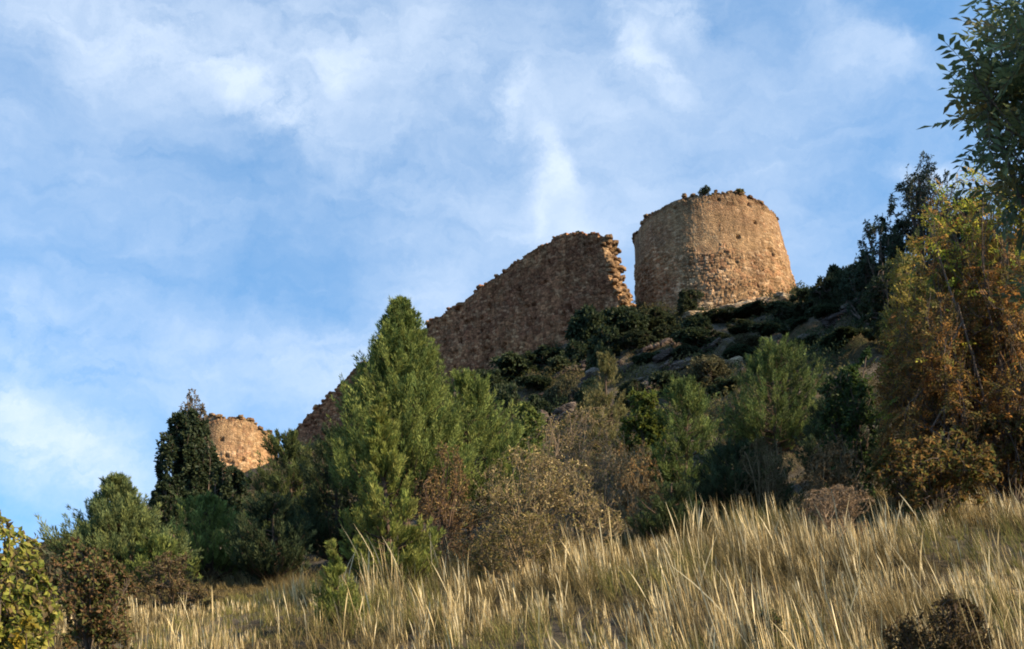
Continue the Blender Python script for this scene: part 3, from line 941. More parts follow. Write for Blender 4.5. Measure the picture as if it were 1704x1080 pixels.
plant('juniper_tree', 'tree', 'dark low conifer at the grass edge left of the slender conifer', 455, 820, 25.0, 70, 'conifer', seed=53, cols=DARK,
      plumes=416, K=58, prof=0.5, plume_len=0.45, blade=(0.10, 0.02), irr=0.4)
plant('juniper_tree', 'tree', 'rounded green conifer on the right slope below the round tower', 1292, 560, 34.0, 92, 'conifer', seed=61, cols=MIDG,
      plumes=720, K=58, prof=0.45, plume_len=0.6, blade=(0.12, 0.024), irr=0.4)
plant('juniper_tree', 'tree', 'green brush like conifer left of the rounded one on the right slope', 1142, 628, 30.0, 62, 'conifer', seed=62, cols=MIDG,
      plumes=448, K=58, prof=0.45, plume_len=0.6, blade=(0.11, 0.022), irr=0.5)
plant('juniper_tree', 'tree', 'thin olive conifer against the rocks below the wall end', 1008, 586, 38.0, 40, 'conifer', seed=63, cols=OLIVE,
      plumes=256, K=58, prof=0.7, plume_len=0.6, blade=(0.12, 0.024), irr=0.5)
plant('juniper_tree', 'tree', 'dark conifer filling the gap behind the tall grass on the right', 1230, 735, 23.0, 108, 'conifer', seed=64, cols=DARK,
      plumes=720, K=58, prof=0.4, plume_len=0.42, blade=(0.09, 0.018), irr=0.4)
plant('juniper_tree', 'tree', 'small dark green conifer just behind the grass right of the twiggy shrub', 1118, 800, 20.5, 60, 'conifer', seed=65, cols=((0.05, 0.07, 0.028), (0.065, 0.085, 0.03)),
      plumes=336, K=55, prof=0.45, plume_len=0.36, blade=(0.08, 0.016), irr=0.5)
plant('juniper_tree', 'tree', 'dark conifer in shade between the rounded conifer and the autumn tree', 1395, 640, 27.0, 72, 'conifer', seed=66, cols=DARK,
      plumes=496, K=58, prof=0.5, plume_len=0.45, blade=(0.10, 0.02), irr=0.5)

# ---- leafy and twiggy shrubs of the middle ground
TW = (0.20, 0.15, 0.085)


def tan_col(rs, P): return palette(rs, ((0.34, 0.26, 0.11), (0.24, 0.18, 0.075), (0.42, 0.33, 0.17), (0.20, 0.18, 0.055)), len(P), 0.2)


plant('twiggy_shrub', 'shrub', 'wide half bare brown shrub with grey twigs behind the tall grass in the centre', 868, 752, 19.0, 148, 'dry', seed=71, cols=None, colfn=tan_col,
      stems=13, levels=5, kids=(4, 4, 3, 3), per=3, leaf=(0.055, 0.026), rad=0.026, bark=TW, spread=0.75, fan=0.85, twigs=0.0035, part=('stems', 'dry_leaves'))
plant('twiggy_shrub', 'shrub', 'taller tan shrub of fine twigs rising behind the wide brown one', 968, 678, 23.0, 118, 'dry', seed=72, cols=None, colfn=tan_col,
      stems=12, levels=5, kids=(4, 4, 3, 3), per=3, leaf=(0.06, 0.028), rad=0.028, bark=(0.20, 0.15, 0.10), spread=0.6, fan=0.8, twigs=0.0045, part=('stems', 'dry_leaves'))
plant('twiggy_shrub', 'shrub', 'olive yellow leafy shrub low in front of the wide brown shrub', 880, 850, 17.4, 100, 'dry', seed=73,
      cols=((0.20, 0.17, 0.055), (0.15, 0.13, 0.045), (0.24, 0.18, 0.07)), stems=9, levels=4, kids=(4, 4, 4), per=5, leaf=(0.05, 0.022), rad=0.018, bark=TW, spread=0.8, part=('stems', 'leaves'))
plant('twiggy_shrub', 'shrub', 'rusty brown twiggy shrub close against the slender conifer', 742, 742, 20.5, 62, 'dry', seed=74,
      cols=((0.22, 0.13, 0.055), (0.28, 0.19, 0.08), (0.17, 0.12, 0.045)), stems=8, levels=5, kids=(4, 3, 3, 3), per=3, leaf=(0.06, 0.026), rad=0.02, bark=(0.12, 0.08, 0.055), spread=0.6, part=('stems', 'dry_leaves'))
plant('twiggy_shrub', 'shrub', 'orange brown shrub at the right end of the twiggy shrubs', 1062, 735, 21.5, 52, 'dry', seed=75,
      cols=((0.30, 0.17, 0.06), (0.22, 0.14, 0.06), (0.26, 0.20, 0.09)), stems=8, levels=5, kids=(4, 3, 3, 3), per=3, leaf=(0.055, 0.026), rad=0.02, bark=TW, spread=0.6, part=('stems', 'dry_leaves'))
plant('leafy_shrub', 'shrub', 'round yellow green bush lit on top, left of the brush like conifer', 1072, 638, 33.0, 42, 'gloss', seed=76,
      cols=((0.15, 0.17, 0.03), (0.12, 0.15, 0.03), (0.10, 0.12, 0.03)), stems=8, levels=4, kids=(4, 4, 4), per=20, leaf=(0.13, 0.055), rad=0.03, spread=0.75, part=('stems', 'leaves'))
plant('leafy_shrub', 'shrub', 'green bush at the right foot of the tall central conifer', 872, 668, 30.0, 58, 'shrub', seed=77,
      cols=GREEN, stems=8, levels=4, kids=(4, 4, 4), per=20, leaf=(0.11, 0.04), rad=0.03, spread=0.6, part=('stems', 'leaves'))
plant('leafy_shrub', 'shrub', 'dark glossy bush with pale leaf edges beside the autumn tree', 1420, 590, 24.0, 62, 'gloss', seed=78,
      cols=((0.05, 0.085, 0.025), (0.07, 0.11, 0.03), (0.035, 0.06, 0.025)), stems=8, levels=4, kids=(4, 4, 4), per=18, leaf=(0.10, 0.05), rad=0.03, spread=0.6, part=('stems', 'leaves'))
plant('twiggy_shrub', 'shrub', 'low brown bush between the dark conifers and the autumn tree', 1392, 728, 20.0, 62, 'dry', seed=79,
      cols=((0.17, 0.11, 0.05), (0.13, 0.09, 0.045), (0.21, 0.15, 0.08)), stems=9, levels=5, kids=(4, 3, 3, 3), per=4, leaf=(0.055, 0.028), rad=0.02, bark=TW, part=('stems', 'dry_leaves'))
plant('twiggy_shrub', 'shrub', 'pale tan feathery bush at the upper edge of the tall grass', 1388, 805, 17.0, 66, 'dry', seed=80,
      cols=((0.30, 0.21, 0.12), (0.25, 0.17, 0.10), (0.36, 0.26, 0.16)), stems=12, levels=5, kids=(4, 3, 3, 3), per=3, leaf=(0.035, 0.012), rad=0.014, bark=(0.24, 0.17, 0.11), part=('stems', 'dry_leaves'))
plant('twiggy_shrub', 'shrub', 'brownish feathery bush in front of the dark conifer on the right', 1268, 722, 21.5, 46, 'dry', seed=81,
      cols=((0.13, 0.12, 0.05), (0.17, 0.13, 0.07), (0.10, 0.10, 0.04)), stems=9, levels=5, kids=(4, 3, 3, 3), per=4, leaf=(0.05, 0.018), rad=0.016, bark=TW, spread=0.5, part=('stems', 'dry_leaves'))
plant('twiggy_shrub', 'shrub', 'brown thicket under the leftmost conifer', 282, 922, 19.5, 84, 'dry', seed=82,
      cols=((0.12, 0.085, 0.04), (0.10, 0.09, 0.035), (0.15, 0.10, 0.05)), stems=10, levels=5, kids=(4, 3, 3, 3), per=4, leaf=(0.05, 0.024), rad=0.018, bark=(0.15, 0.11, 0.08), part=('stems', 'dry_leaves'))

# ---- bottom left corner
plant('leafy_shrub', 'shrub', 'reddish brown leafy shrub beside the yellow green corner shrub', 150, 902, 13.0, 92, 'shrub', seed=91,
      cols=((0.17, 0.10, 0.05), (0.13, 0.10, 0.04), (0.22, 0.13, 0.06), (0.16, 0.16, 0.05), (0.11, 0.13, 0.04)), stems=10, levels=4, kids=(4, 4, 4), per=14, leaf=(0.055, 0.032), rad=0.016, spread=0.7, part=('stems', 'leaves'))
plant('leafy_shrub', 'shrub', 'yellow green leafy shrub filling the lower left corner', -12, 872, 9.0, 96, 'shrub', seed=92,
      cols=((0.30, 0.31, 0.06), (0.19, 0.23, 0.05), (0.40, 0.36, 0.09), (0.18, 0.13, 0.06)), stems=10, levels=4, kids=(4, 4, 4), per=14, leaf=(0.06, 0.036), rad=0.014, spread=0.55, part=('stems', 'leaves'))
plant('leafy_shrub', 'shrub', 'small shrub with bright yellow leaves at the bottom left edge', 50, 1046, 7.6, 70, 'shrub', seed=93,
      cols=((0.42, 0.30, 0.035), (0.34, 0.27, 0.04), (0.25, 0.22, 0.05)), stems=6, levels=4, kids=(3, 3, 3), per=14, leaf=(0.05, 0.034), rad=0.008, spread=0.7, part=('stems', 'leaves'))
plant('leafy_shrub', 'shrub', 'grey green shrub with curled leaves behind the corner shrub', 62, 884, 15.0, 48, 'shrub', seed=94,
      cols=((0.13, 0.12, 0.07), (0.17, 0.12, 0.06), (0.10, 0.11, 0.06)), stems=7, levels=4, kids=(4, 3, 4), per=12, leaf=(0.07, 0.03), rad=0.014, spread=0.55, part=('stems', 'leaves'))

# ---- right hand side: autumn trees


def autumn(zlo, zhi, hi, lo):
    def f(rs, P):
        k = np.clip((P[:, 2] - zlo) / (zhi - zlo) + rs.normal(size=len(P)) * 0.22 + 0.25 * vnoise(P * 1.3, 7), 0, 1)
        a = palette(rs, lo, len(P), 0.2); b = palette(rs, hi, len(P), 0.2)
        return np.where((rs.rand(len(P)) < k)[:, None], b, a)
    return f


YG = ((0.34, 0.35, 0.045), (0.24, 0.29, 0.04), (0.42, 0.38, 0.055), (0.16, 0.21, 0.04), (0.44, 0.28, 0.06))
RUST = ((0.35, 0.165, 0.045), (0.24, 0.12, 0.036), (0.40, 0.23, 0.065), (0.17, 0.10, 0.032), (0.22, 0.17, 0.045), (0.14, 0.12, 0.035))
plant('autumn_tree', 'tree', 'yellow green autumn tree turning orange, tallest at the right edge', 1660, 285, 19.5, 155, 'shrub', seed=101, cols=None, colfn=autumn(3.6, 6.2, YG, RUST),
      stems=14, levels=5, kids=(4, 4, 4, 3), per=2, pin=0.20, pairs=3, leaf=(0.072, 0.036), rad=0.04, spread=0.7, low_t=0.2, part=('trunk', 'leaves'), ub=1690)
plant('autumn_tree', 'tree', 'rusty orange brown leafy tree at the right behind the grass', 1600, 455, 20.8, 140, 'shrub', seed=102, cols=None, colfn=autumn(2.6, 6.2, YG, RUST),
      stems=14, levels=5, kids=(4, 4, 4, 3), per=2, pin=0.18, pairs=3, leaf=(0.072, 0.038), rad=0.036, spread=0.8, low_t=0.2, part=('trunk', 'leaves'))
plant('autumn_tree', 'tree', 'thin sapling with a yellow sprig in front of the dark ridge tree', 1518, 396, 22.5, 46, 'shrub', seed=103, cols=((0.34, 0.27, 0.06), (0.25, 0.22, 0.05), (0.14, 0.15, 0.04)),
      stems=5, levels=4, kids=(5, 4, 4), per=4, pin=0.18, pairs=4, leaf=(0.06, 0.03), rad=0.03, spread=0.28, part=('trunk', 'leaves'), ub=1530)
plant('leafy_shrub', 'shrub', 'dark russet shrub low beneath the autumn trees at the grass edge', 1560, 725, 18.2, 118, 'shrub', seed=104,
      cols=((0.20, 0.11, 0.035), (0.13, 0.09, 0.03), (0.26, 0.16, 0.05), (0.15, 0.14, 0.035), (0.10, 0.11, 0.03)), stems=10, levels=5, kids=(4, 3, 3, 3), per=6, leaf=(0.085, 0.048), rad=0.02, low_t=0.2, spread=0.75, part=('stems', 'leaves'))
plant('leafy_shrub', 'shrub', 'dark brown shrub at the right frame edge beneath the tallest autumn tree', 1690, 668, 18.6, 96, 'shrub', seed=105,
      cols=((0.16, 0.09, 0.035), (0.11, 0.075, 0.03), (0.22, 0.14, 0.045), (0.13, 0.13, 0.035)), stems=10, levels=5, kids=(4, 3, 3, 3), per=6, leaf=(0.085, 0.048), rad=0.02, low_t=0.2, spread=0.7, part=('stems', 'leaves'))

# tree with feather-shaped leaves overhanging from the right
b = np.array([5.20, 6.6, H1(5.20, 6.6)])
root = empty('pinnate_tree', b, 'tree with dark green feather shaped leaves overhanging the top right corner', 'tree')
st, fo = shrub_mesh(8.0 - b[2], 1.92, 111, ((0.16, 0.20, 0.09), (0.20, 0.245, 0.105), (0.11, 0.15, 0.07), (0.23, 0.20, 0.07)), stems=9, levels=5, kids=(4, 3, 3, 3), per=3, pin=0.30, pairs=5, low_t=0.25,
                    leaf=(0.095, 0.034), rad=0.035, bark=(0.13, 0.11, 0.09), trunk=3.45 - b[2], spread=0.85, fan=0.7, up=0.1, droop=0.3)
st.build('trunk', M_BARK, root); fo.build('leaves', M_GLOSS, root)

# ---- ridge trees and scrub on the hill
plant('ridge_tree', 'tree', 'dark tree with a pale feathery top on the right skyline', 1540, 266, 47.0, 84, 'gloss', seed=121, cols=((0.08, 0.10, 0.055), (0.11, 0.12, 0.07), (0.055, 0.075, 0.045)),
      stems=9, levels=5, kids=(4, 4, 3, 3), per=9, leaf=(0.15, 0.06), rad=0.08, spread=0.7, low_t=0.2, part=('trunk', 'leaves'))
plant('ridge_tree', 'tree', 'dark bushy tree on the right skyline left of the feathery one', 1478, 352, 48.0, 66, 'gloss', seed=122, cols=BLUISH,
      stems=7, levels=5, kids=(4, 4, 3, 3), per=13, leaf=(0.15, 0.07), rad=0.08, spread=0.75, low_t=0.2, part=('trunk', 'leaves'))
plant('ridge_tree', 'tree', 'dark tree on the ridge half hidden behind the autumn tree', 1620, 330, 46.0, 80, 'gloss', seed=123, cols=BLUISH,
      stems=7, levels=5, kids=(4, 4, 3, 3), per=13, leaf=(0.15, 0.07), rad=0.08, spread=0.75, low_t=0.2, part=('trunk', 'leaves'))
plant('ridge_tree', 'tree', 'dark evergreen below the skyline between ridge trees and autumn sapling', 1500, 430, 42.0, 70, 'gloss', seed=124, cols=DARK,
      stems=8, levels=5, kids=(4, 4, 3, 3), per=13, leaf=(0.14, 0.065), rad=0.08, spread=0.6, part=('trunk', 'leaves'))
for (u, v, D, hw, sd, lb) in ((1820, 0, 47, 110, 131, 'tall unseen tree added just outside the frame on the right ridge to shade the slope'), (1930, -80, 44, 140, 132, 'tallest unseen tree added beyond the frame on the right ridge to shade the slope'),
                              (2050, -40, 48, 140, 133, 'unseen tree added farthest right on the ridge, beyond the frame, to shade the slope'), (1910, 20, 54, 130, 134, 'unseen tree added behind the others of the right ridge, beyond the frame, to shade the slope')):
    plant('ridge_tree', 'tree', lb, u, v, D, hw, 'gloss', seed=sd, cols=BLUISH, stems=9, levels=5, kids=(4, 4, 3, 3), per=10, leaf=(0.20, 0.10), rad=0.10, spread=0.6, low_t=0.2, part=('trunk', 'leaves'))  # unseen trees, added to cast shade over the slope below the castle
plant('dark_tree', 'tree', 'dark broad evergreen with a bare greyish top in front of the small tower', 314, 692, 48.0, 56, 'gloss', seed=125, cols=DARK, ub=318,
      stems=15, levels=5, kids=(4, 4, 3, 3), per=12, leaf=(0.19, 0.11), rad=0.08, spread=0.8, low_t=0.2, part=('trunk', 'leaves'))
plant('bare_tree', 'tree', 'grey brown feathery treetop rising over the dark evergreen by the small tower', 320, 652, 49.0, 42, 'dry', seed=126, cols=((0.16, 0.13, 0.09), (0.12, 0.11, 0.07), (0.20, 0.15, 0.10)),
      stems=8, levels=5, kids=(4, 4, 3, 3), per=6, leaf=(0.12, 0.06), rad=0.08, bark=(0.16, 0.13, 0.10), spread=0.5, low_t=0.25, part=('trunk', 'leaves'))
plant('dark_tree', 'tree', 'dark low evergreen left of and below the broad one, against the sky', 288, 785, 42.0, 38, 'gloss', seed=127, cols=DARK,
      stems=8, levels=5, kids=(4, 4, 3, 3), per=13, leaf=(0.13, 0.07), rad=0.06, spread=0.8, low_t=0.2, part=('trunk', 'leaves'))
plant('dark_tree', 'tree', 'dark rounded evergreen bush directly below the small tower', 372, 765, 44.0, 50, 'gloss', seed=128, cols=DARK,
      stems=8, levels=5, kids=(4, 4, 3, 3), per=13, leaf=(0.13, 0.07), rad=0.06, spread=0.8, low_t=0.2, part=('trunk', 'leaves'))

# three kinds of hillside bush, copied over the slope
protos = []
for k, (cols, lf, knd) in enumerate(((DARK, (0.13, 0.065), M_GLOSS), (((0.05, 0.062, 0.030), (0.038, 0.05, 0.025), (0.065, 0.075, 0.035)), (0.12, 0.05), M_LEAF),
                                     (((0.10, 0.095, 0.05), (0.08, 0.08, 0.042), (0.13, 0.115, 0.06)), (0.10, 0.04), M_DRY))):
    st, fo = shrub_mesh(1.0, 0.8, 140 + k, cols, stems=10, levels=4, kids=(4, 4, 4), per=10, low_t=0.2, leaf=lf, rad=0.03, spread=0.8)
    protos.append((st.mesh('stems', M_BARK), fo.mesh('leaves', knd)))
SG = 'dark bushes scattered over the shaded slope below the castle'
SC = [  # u, v(top), D, half width px, kind, label
    (852, 600, 66, 44, 0, 'broad dark bush at the foot of the wall, left of the rocks'),
    (905, 583, 66, 30, 0, 'dark bush hugging the foot of the wall in its middle'),
    (812, 622, 64, 30, 0, 'dark bush right beside the central conifer under the wall'),
    (982, 524, 66, 38, 0, 'tall dark bush under the broken end of the wall'),
    (1035, 520, 66, 34, 0, 'dark bush in the gap between wall and tower'),
    (1090, 522, 67, 34, 1, 'dark bush at the left foot of the round tower'),
    (1150, 488, 68.5, 22, 1, 'brown green bush growing up the front of the round tower'),
    (1205, 532, 65.5, 32, 1, 'green bush before the middle of the round tower base'),
    (1255, 528, 64.5, 32, 1, 'bush before the right part of the round tower base'),
    (1300, 507, 63, 24, 0, 'dark bush at the right corner of the round tower'),
    (1336, 484, 66, 18, 0, 'small bush on the skyline touching the right side of the tower'),
    (1366, 484, 64, 18, 0, 'small bush in the dip of the skyline right of the tower'),
    (1402, 452, 60, 26, 0, 'spiky dark bush on the skyline left of the ridge trees'),
    (1440, 444, 57, 30, 0, 'dark bush on the skyline directly left of the ridge trees'),
    (1385, 470, 58, 30, 1, 'bush on the slope under the spiky skyline bush'),
    (1240, 562, 55, 26, 2, 'yellowish bush lit at the upper right of the slope'),
    (1470, 500, 52, 40, 0, 'dark bush right of the grey rock face'),
    (1420, 560, 46, 46, 0, 'wide dark bush under the grey rock face'),
    (940, 640, 50, 26, 2, 'straw coloured bush under the middle rocks'),
    (1180, 600, 46, 38, 2, 'olive bush above the brush like conifer'),
]
SMALL = [(1010, 552, 63, 26, 0), (1060, 556, 62, 28, 1), (1110, 548, 63, 30, 1), (1150, 552, 60, 28, 0), (1195, 560, 59, 26, 1), (1000, 585, 58, 22, 0), (1085, 590, 56, 24, 0),
         (1140, 590, 55, 24, 1), (885, 630, 60, 26, 0), (930, 600, 62, 24, 0), (955, 575, 63, 22, 0), (840, 650, 56, 30, 0), (1230, 590, 52, 28, 0), (1275, 545, 58, 26, 0),
         (1330, 540, 56, 30, 0), (1350, 580, 50, 34, 0), (900, 665, 50, 26, 0), (1050, 640, 48, 26, 1), (1110, 625, 48, 28, 0), (1210, 640, 44, 30, 0), (985, 640, 49, 22, 0),
         (1310, 515, 61, 22, 1), (1160, 530, 63, 22, 0), (1235, 538, 60, 24, 1), (1345, 505, 60, 20, 1), (800, 660, 55, 30, 0), (770, 690, 52, 32, 0), (1370, 520, 56, 24, 0)]
SCG = [(u, v, D, hw, k, lb, None) for (u, v, D, hw, k, lb) in SC] + [(u, v, D, hw, k, 'small dark bush among the shaded rocks of the slope under the castle', SG) for (u, v, D, hw, k) in SMALL]
made = [None, None, None]
for n_, (u, v, D, hw, k, lb, g) in enumerate(SCG):
    bse = foot(u, D, v); Hh, R = size_at(u, v, D, hw, bse)
    Hh = max(Hh * 1.12, 0.75)
    sc_ = (R / 0.8 * 1.2, R / 0.8 * 1.2, Hh / 1.0)
    if made[k] is None:
        r = empty('hillside_bush', bse, lb, 'bush', g or 'bushes on the castle hill', n_ * 1.3, sc_)
        for me, nm in zip(protos[k], ('stems', 'leaves')):
            o = bpy.data.objects.new(nm, me); COL.objects.link(o); o.parent = r
        made[k] = r
    else:
        copy_thing(made[k], bse, lb, 'bush', g or 'bushes on the castle hill', n_ * 1.3, sc_)

# plants on the ruins
def ruin_plant(name, pos, Hh, R, seed, cols, label):
    r = empty(name, pos, label, 'shrub')
    st, fo = shrub_mesh(Hh, R, seed, cols, stems=7, levels=4, kids=(3, 3, 3), per=5, leaf=(0.13, 0.06), rad=0.02, spread=0.55)
    st.build('stems', M_BARK, r); fo.build('leaves', M_GLOSS, r)


q = int((1.5 * math.pi - 0.16) / (2 * math.pi) * 760)
ruin_plant('rim_shrub', (TC[0] + TV_[-1, q, 0] * 0.97, TC[1] + TV_[-1, q, 1] * 0.97, TZB + TV_[-1, q, 2] - 0.15), 0.95, 0.55, 161, DARK, 'small dark shrub growing on top of the round tower, the larger of two')
q = int((1.5 * math.pi + 0.34) / (2 * math.pi) * 760)
ruin_plant('rim_shrub', (TC[0] + TV_[-1, q, 0] * 0.95, TC[1] + TV_[-1, q, 1] * 0.95, TZB + TV_[-1, q, 2] - 0.15), 0.55, 0.45, 162, OLIVE, 'smaller brownish shrub on the round tower top, right of the larger')
q = int(np.argmin(np.abs(ss - on_wall(950, 391)[0])))
ruin_plant('rim_shrub', WO + VF[-1, q] * 0.5 + VB[-1, q] * 0.5 - [0, 0, 0.15], 0.6, 0.4, 163, DARK, 'tiny dark tuft of shrub on the highest point of the wall')

# ---- rocks
RK = ((0.125, 0.096, 0.082), (0.165, 0.132, 0.11), (0.10, 0.077, 0.068), (0.19, 0.155, 0.125))
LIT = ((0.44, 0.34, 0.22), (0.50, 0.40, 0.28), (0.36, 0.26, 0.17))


def outcrop(u, v, D, hw, n, seed, label, cols=RK, group=None, tilt=-0.45, name='rock_outcrop', thick=0.4, single=False):
    b = foot(u, D, v); R = hw * D / F
    r = empty(name, b, label, 'rock', group)
    rs = np.random.RandomState(seed); m = MB()
    n = int(n * (3.2 if R > 0.6 else 1.4))
    for k in range(n):
        x = rs.uniform(-1, 1) * R; y = rs.uniform(-0.6, 0.6) * R
        z = H1(b[0] + x, b[1] + y) - b[2]
        s = R * rs.uniform(0.10, 0.22 + 0.16 * rs.rand() ** 3)
        add_rock(m, (x, y, z + s * 0.25), (s * rs.uniform(0.9, 1.5), s * rs.uniform(0.7, 1.1), s * thick * rs.uniform(0.7, 1.4)),
                 (rs.uniform(-0.5, 0.5), tilt + rs.uniform(-0.2, 0.2), rs.uniform(-0.1, 0.45)), np.array(cols[rs.randint(len(cols))]) * rs.uniform(0.8, 1.2), seed * 31 + k, True, 0.45)
    if single:
        m = MB(); add_rock(m, (0, 0, R * 0.3), (R, R * 0.8, R * 0.75), (0.4, -0.3, 0.1), cols[0], seed, True, 0.45)
    m.build('rock_slabs', M_ROCK, r)
    return r


outcrop(1060, 590, 58, 62, 22, 1, 'shaded slabs of grey rock jutting from the slope below the wall end')
outcrop(1150, 585, 55, 50, 18, 2, 'tilted grey brown rock ledge under the round tower')
outcrop(945, 600, 62, 40, 16, 3, 'rock ledge at the foot of the wall beside the dark bushes')
outcrop(915, 660, 52, 58, 20, 4, 'pale grey purple scree of rock above the twiggy shrubs')
outcrop(1435, 515, 55, 62, 26, 5, 'rough grey rock face on the right slope under the ridge trees')
outcrop(1040, 650, 49, 44, 16, 6, 'broken rock behind the thin olive conifer')
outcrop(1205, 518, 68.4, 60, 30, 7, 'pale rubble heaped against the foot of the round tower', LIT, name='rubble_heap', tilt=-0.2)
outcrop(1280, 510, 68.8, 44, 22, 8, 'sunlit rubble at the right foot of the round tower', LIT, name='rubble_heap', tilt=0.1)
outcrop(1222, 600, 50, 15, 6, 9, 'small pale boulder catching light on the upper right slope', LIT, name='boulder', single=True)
outcrop(1040, 503, 70.5, 26, 14, 10, 'fallen stones in the gap between wall end and tower', BROWN, name='rubble_heap')
outcrop(860, 655, 57, 40, 14, 11, 'dark rock ribs beside the central conifer')
outcrop(1350, 530, 58, 40, 14, 12, 'brown rock step on the slope right of the tower')
outcrop(1110, 615, 52, 48, 16, 13, 'leaning rock strata above the round yellow green bush')

for k, (u, v, D, hw, lb) in enumerate((
        (980, 612, 56, 40, 'shaded rock ribs left of the thin olive conifer'), (1095, 640, 50, 40, 'rock ledge just above the round yellow green bush'),
        (1180, 560, 58, 44, 'grey rock band across the slope below the middle of the round tower'), (1255, 590, 53, 40, 'rock band above the rounded conifer on the right slope'),
        (1320, 570, 52, 44, 'broken rock right of the rounded conifer, under the skyline dip'), (890, 690, 48, 46, 'grey rock patch low on the slope beside the central conifer'),
        (1385, 500, 60, 40, 'rock shelf under the spiky skyline bush'), (1010, 560, 63, 34, 'rocks between the dark bushes below the wall end'),
        (1100, 560, 62, 40, 'rock steps between the dark bushes at the tower foot'), (965, 690, 46, 46, 'rock and scree behind the tan shrub'))):
    outcrop(u, v, D, hw, 16, 20 + k, lb, tilt=-0.5)

# ---------------------------------------------------------------- grass
def grass(name, label, n, xr, yr, hr, wr, cols, seed, lean=(-0.18, 0.0), jit=0.16, spike=False, dens=None, segs=4, curl=0.25, zone=None):
    rs = np.random.RandomState(seed)
    x = rs.uniform(*xr, n * 3); y = rs.uniform(*yr, n * 3)
    keep = np.abs(x) < 0.53 * y + 2.0
    if dens is not None: keep &= rs.rand(len(x)) < dens(x, y)
    x, y = x[keep][:n], y[keep][:n]; n = len(x)
    # gather into tussocks
    tx = np.round(x / 0.35) * 0.35; ty = np.round(y / 0.35) * 0.35
    jx = hash_(tx * 100, ty * 100, 1, seed) - 0.5; jy = hash_(tx * 100, ty * 100, 2, seed) - 0.5
    f = rs.rand(n) ** 0.6 * 0.8
    x = x * (1 - f) + (tx + jx * 0.3) * f; y = y * (1 - f) + (ty + jy * 0.3) * f
    z = height(x, y) - 0.03
    th = hash_(tx * 100, ty * 100, 3, seed)
    h = rs.uniform(*hr, n) * (1 - 0.35 * sstep(4.0, 7.0, x)) * (0.55 + 0.65 * th) * np.clip(0.68 + 0.32 * sstep(-3.5, -0.2, x), 0, 1) * np.clip(0.72 + 1.1 * fbm(np.stack([x / 1.1, y / 1.1, x * 0], 1), 77, 2), 0.35, 1.12)
    d = np.stack([lean[0] + rs.normal(size=n) * jit, lean[1] + rs.normal(size=n) * jit, np.ones(n)], 1)
    side = np.stack([lean[0] * 0.5 + rs.normal(size=n) * curl, rs.normal(size=n) * curl, rs.normal(size=n) * 0.04], 1)
    k = np.linspace(0, 1, segs + 1)
    P = np.stack([x, y, z], 1)[:, None] + (d[:, None] * k[None, :, None] + side[:, None] * (k ** 2.2)[None, :, None]) * h[:, None, None]
    ang = rs.rand(n) * 3.14
    B = np.stack([np.cos(ang), np.sin(ang), ang * 0], 1)
    if spike:
        w = np.interp(k, [0, 0.5, 0.62, 0.85, 1], [0.40, 0.32, 0.95, 1.0, 0.1])
    else:
        w = np.interp(k, [0, 0.6, 1], [1, 0.8, 0.06])
    Wd = rs.uniform(*wr, n)[:, None] * w[None]
    V = np.stack([P - B[:, None] * Wd[..., None] * 0.5, P + B[:, None] * Wd[..., None] * 0.5], 2)
    c = palette(rs, cols, n, 0.15) if zone is None else zone(rs, x, y)
    i = np.arange(n * (segs + 1) * 2).reshape(n, segs + 1, 2)
    Q = np.stack([i[:, :-1, 0], i[:, :-1, 1], i[:, 1:, 1], i[:, 1:, 0]], -1)
    m = MB(); m.add(V, Q=Q, C=np.repeat(c, (segs + 1) * 2, 0))
    return tag(m.build(name, M_GRASS), label, 'grass', kind='stuff')


STRAW = ((0.58, 0.46, 0.24), (0.45, 0.34, 0.16), (0.70, 0.59, 0.36), (0.34, 0.25, 0.12))
TANG = ((0.22, 0.165, 0.070), (0.14, 0.105, 0.045), (0.30, 0.235, 0.11), (0.085, 0.065, 0.028))


def clump(x, y):
    return np.clip(0.45 + 1.9 * fbm(np.stack([x / 1.2, y / 1.2, x * 0], 1), 41, 3), 0.06, 1)


def tall_d(x, y):
    # thick on the right of the bank, thin towards the left
    return clump(x, y) ** 1.6 * np.clip(0.75 + 0.25 * sstep(-2.2, 0.2, x), 0, 1)


def zone_c(rs, x, y):
    g = sstep(0.0, 0.3, fbm(np.stack([x / 2.2, y / 2.2, x * 0], 1), 52, 3) + 0.10)
    a = palette(rs, TANG, len(x), 0.18); b_ = palette(rs, ((0.15, 0.16, 0.045), (0.20, 0.19, 0.06), (0.24, 0.20, 0.07)), len(x), 0.18)
    return np.where((rs.rand(len(x)) < 0.75 * g)[:, None], b_, a)


grass('tall_grass', 'tall pale straw stems with narrow seed heads on the bank', 30000, (-8, 11), (6.5, 19), (0.45, 1.02), (0.003, 0.0105), STRAW, 201, spike=True, dens=tall_d, curl=0.05, jit=0.085, segs=6, lean=(-0.09, 0.0))
grass('seed_stalks', 'scattered taller pale seed stalks standing above the straw', 900, (-5, 10), (9, 17.4), (0.95, 1.35), (0.009, 0.017), STRAW[:1] + STRAW[2:3], 207, spike=True, dens=tall_d, curl=0.12, jit=0.12, segs=6, lean=(-0.09, 0.0))
grass('dry_grass', 'thick tan and olive grass blades covering the bank', 210000, (-13, 14), (5.5, 25), (0.25, 0.70), (0.004, 0.010), TANG, 202, dens=lambda x, y: np.maximum(clump(x, y), 0.42), zone=zone_c, jit=0.22, curl=0.3)
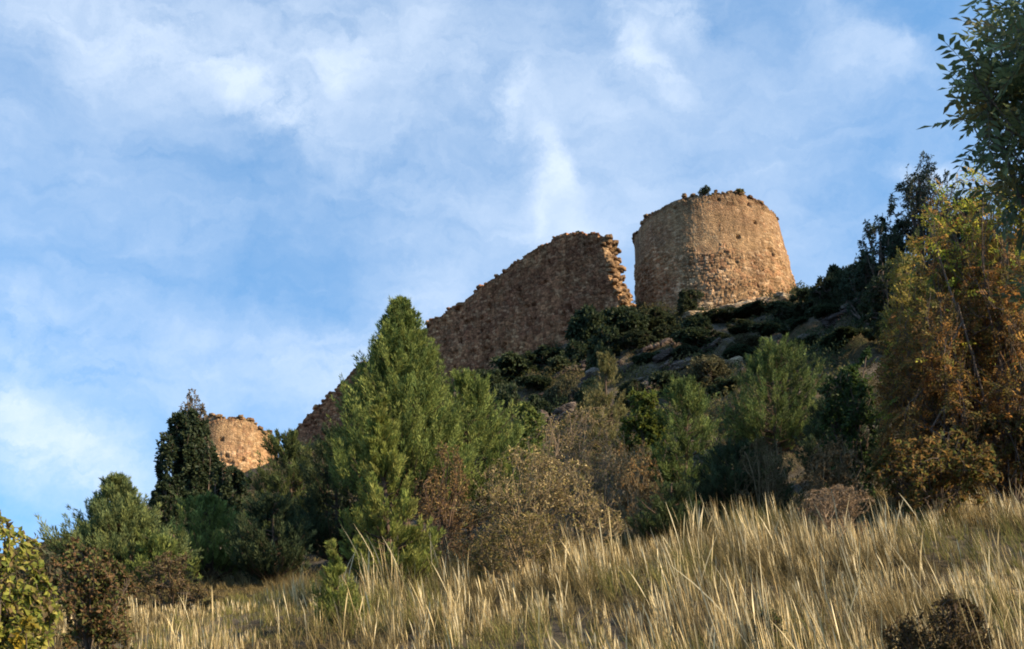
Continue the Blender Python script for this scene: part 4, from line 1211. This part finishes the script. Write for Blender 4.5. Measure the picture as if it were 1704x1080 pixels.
# low scrub hugging the slope: leaf clumps too small to tell apart
rs = np.random.RandomState(303)
x = rs.uniform(-26, 30, 260000); y = rs.uniform(34, 76, 260000)
cov = fbm(np.stack([x / 2.6, y / 2.6, x * 0], 1), 304, 4)
k_ = (cov > 0.05) & (np.abs(x) < 0.52 * y)
x, y, cov = x[k_][:90000], y[k_][:90000], cov[k_][:90000]
z = height(x, y)
P = np.stack([x, y, z + rs.rand(len(x)) ** 1.3 * np.clip(cov * 2.6, 0.05, 0.75)], 1)
m = MB()
hue = fbm(np.stack([x / 5, y / 5, x * 0], 1), 305, 2)
c_ = np.where((hue + 0.15 * rs.normal(size=len(x)) > 0.05)[:, None], palette(rs, OLIVE, len(x)) * 0.75, palette(rs, DARK, len(x)) * 1.15)
leaves(m, P, rs.normal(size=P.shape) + [0, 0, 0.7], rs.normal(size=P.shape) * 0.7 + [0, 0, 0.6], rs.uniform(0.10, 0.22, len(x)), rs.uniform(0.05, 0.09, len(x)), c_, fold=0.3)
tag(m.build('ground_scrub', M_LEAF), 'low green and olive scrub spreading over the rocky slope', 'ground cover', kind='stuff')
grass('hill_grass', 'low dry grass tufts over the hillside below the castle', 60000, (-30, 36), (18.5, 68), (0.15, 0.45), (0.03, 0.06), ((0.13, 0.11, 0.05), (0.09, 0.085, 0.035), (0.17, 0.13, 0.07)), 203, jit=0.4, curl=0.4, segs=2,
      dens=lambda x, y: np.clip(0.4 + 1.4 * fbm(np.stack([x / 4, y / 4, x * 0], 1), 61, 3), 0.03, 1))
plant('leafy_shrub', 'shrub', 'low dark brown shrub in the grass near the bottom right', 1565, 985, 10.2, 88, 'dry', seed=211, cols=((0.09, 0.06, 0.03), (0.07, 0.055, 0.03), (0.12, 0.09, 0.04)),
      stems=10, levels=4, kids=(4, 4, 4), per=9, leaf=(0.04, 0.02), rad=0.007, spread=0.8, part=('stems', 'leaves'))
plant('leafy_shrub', 'shrub', 'low dark green weed clump in the grass, bottom centre right', 1268, 1012, 11.2, 40, 'shrub', seed=212, cols=((0.07, 0.085, 0.03), (0.09, 0.10, 0.035), (0.11, 0.09, 0.04)),
      stems=9, levels=4, kids=(4, 4, 3), per=8, leaf=(0.04, 0.018), rad=0.006, spread=0.7, part=('stems', 'leaves'))
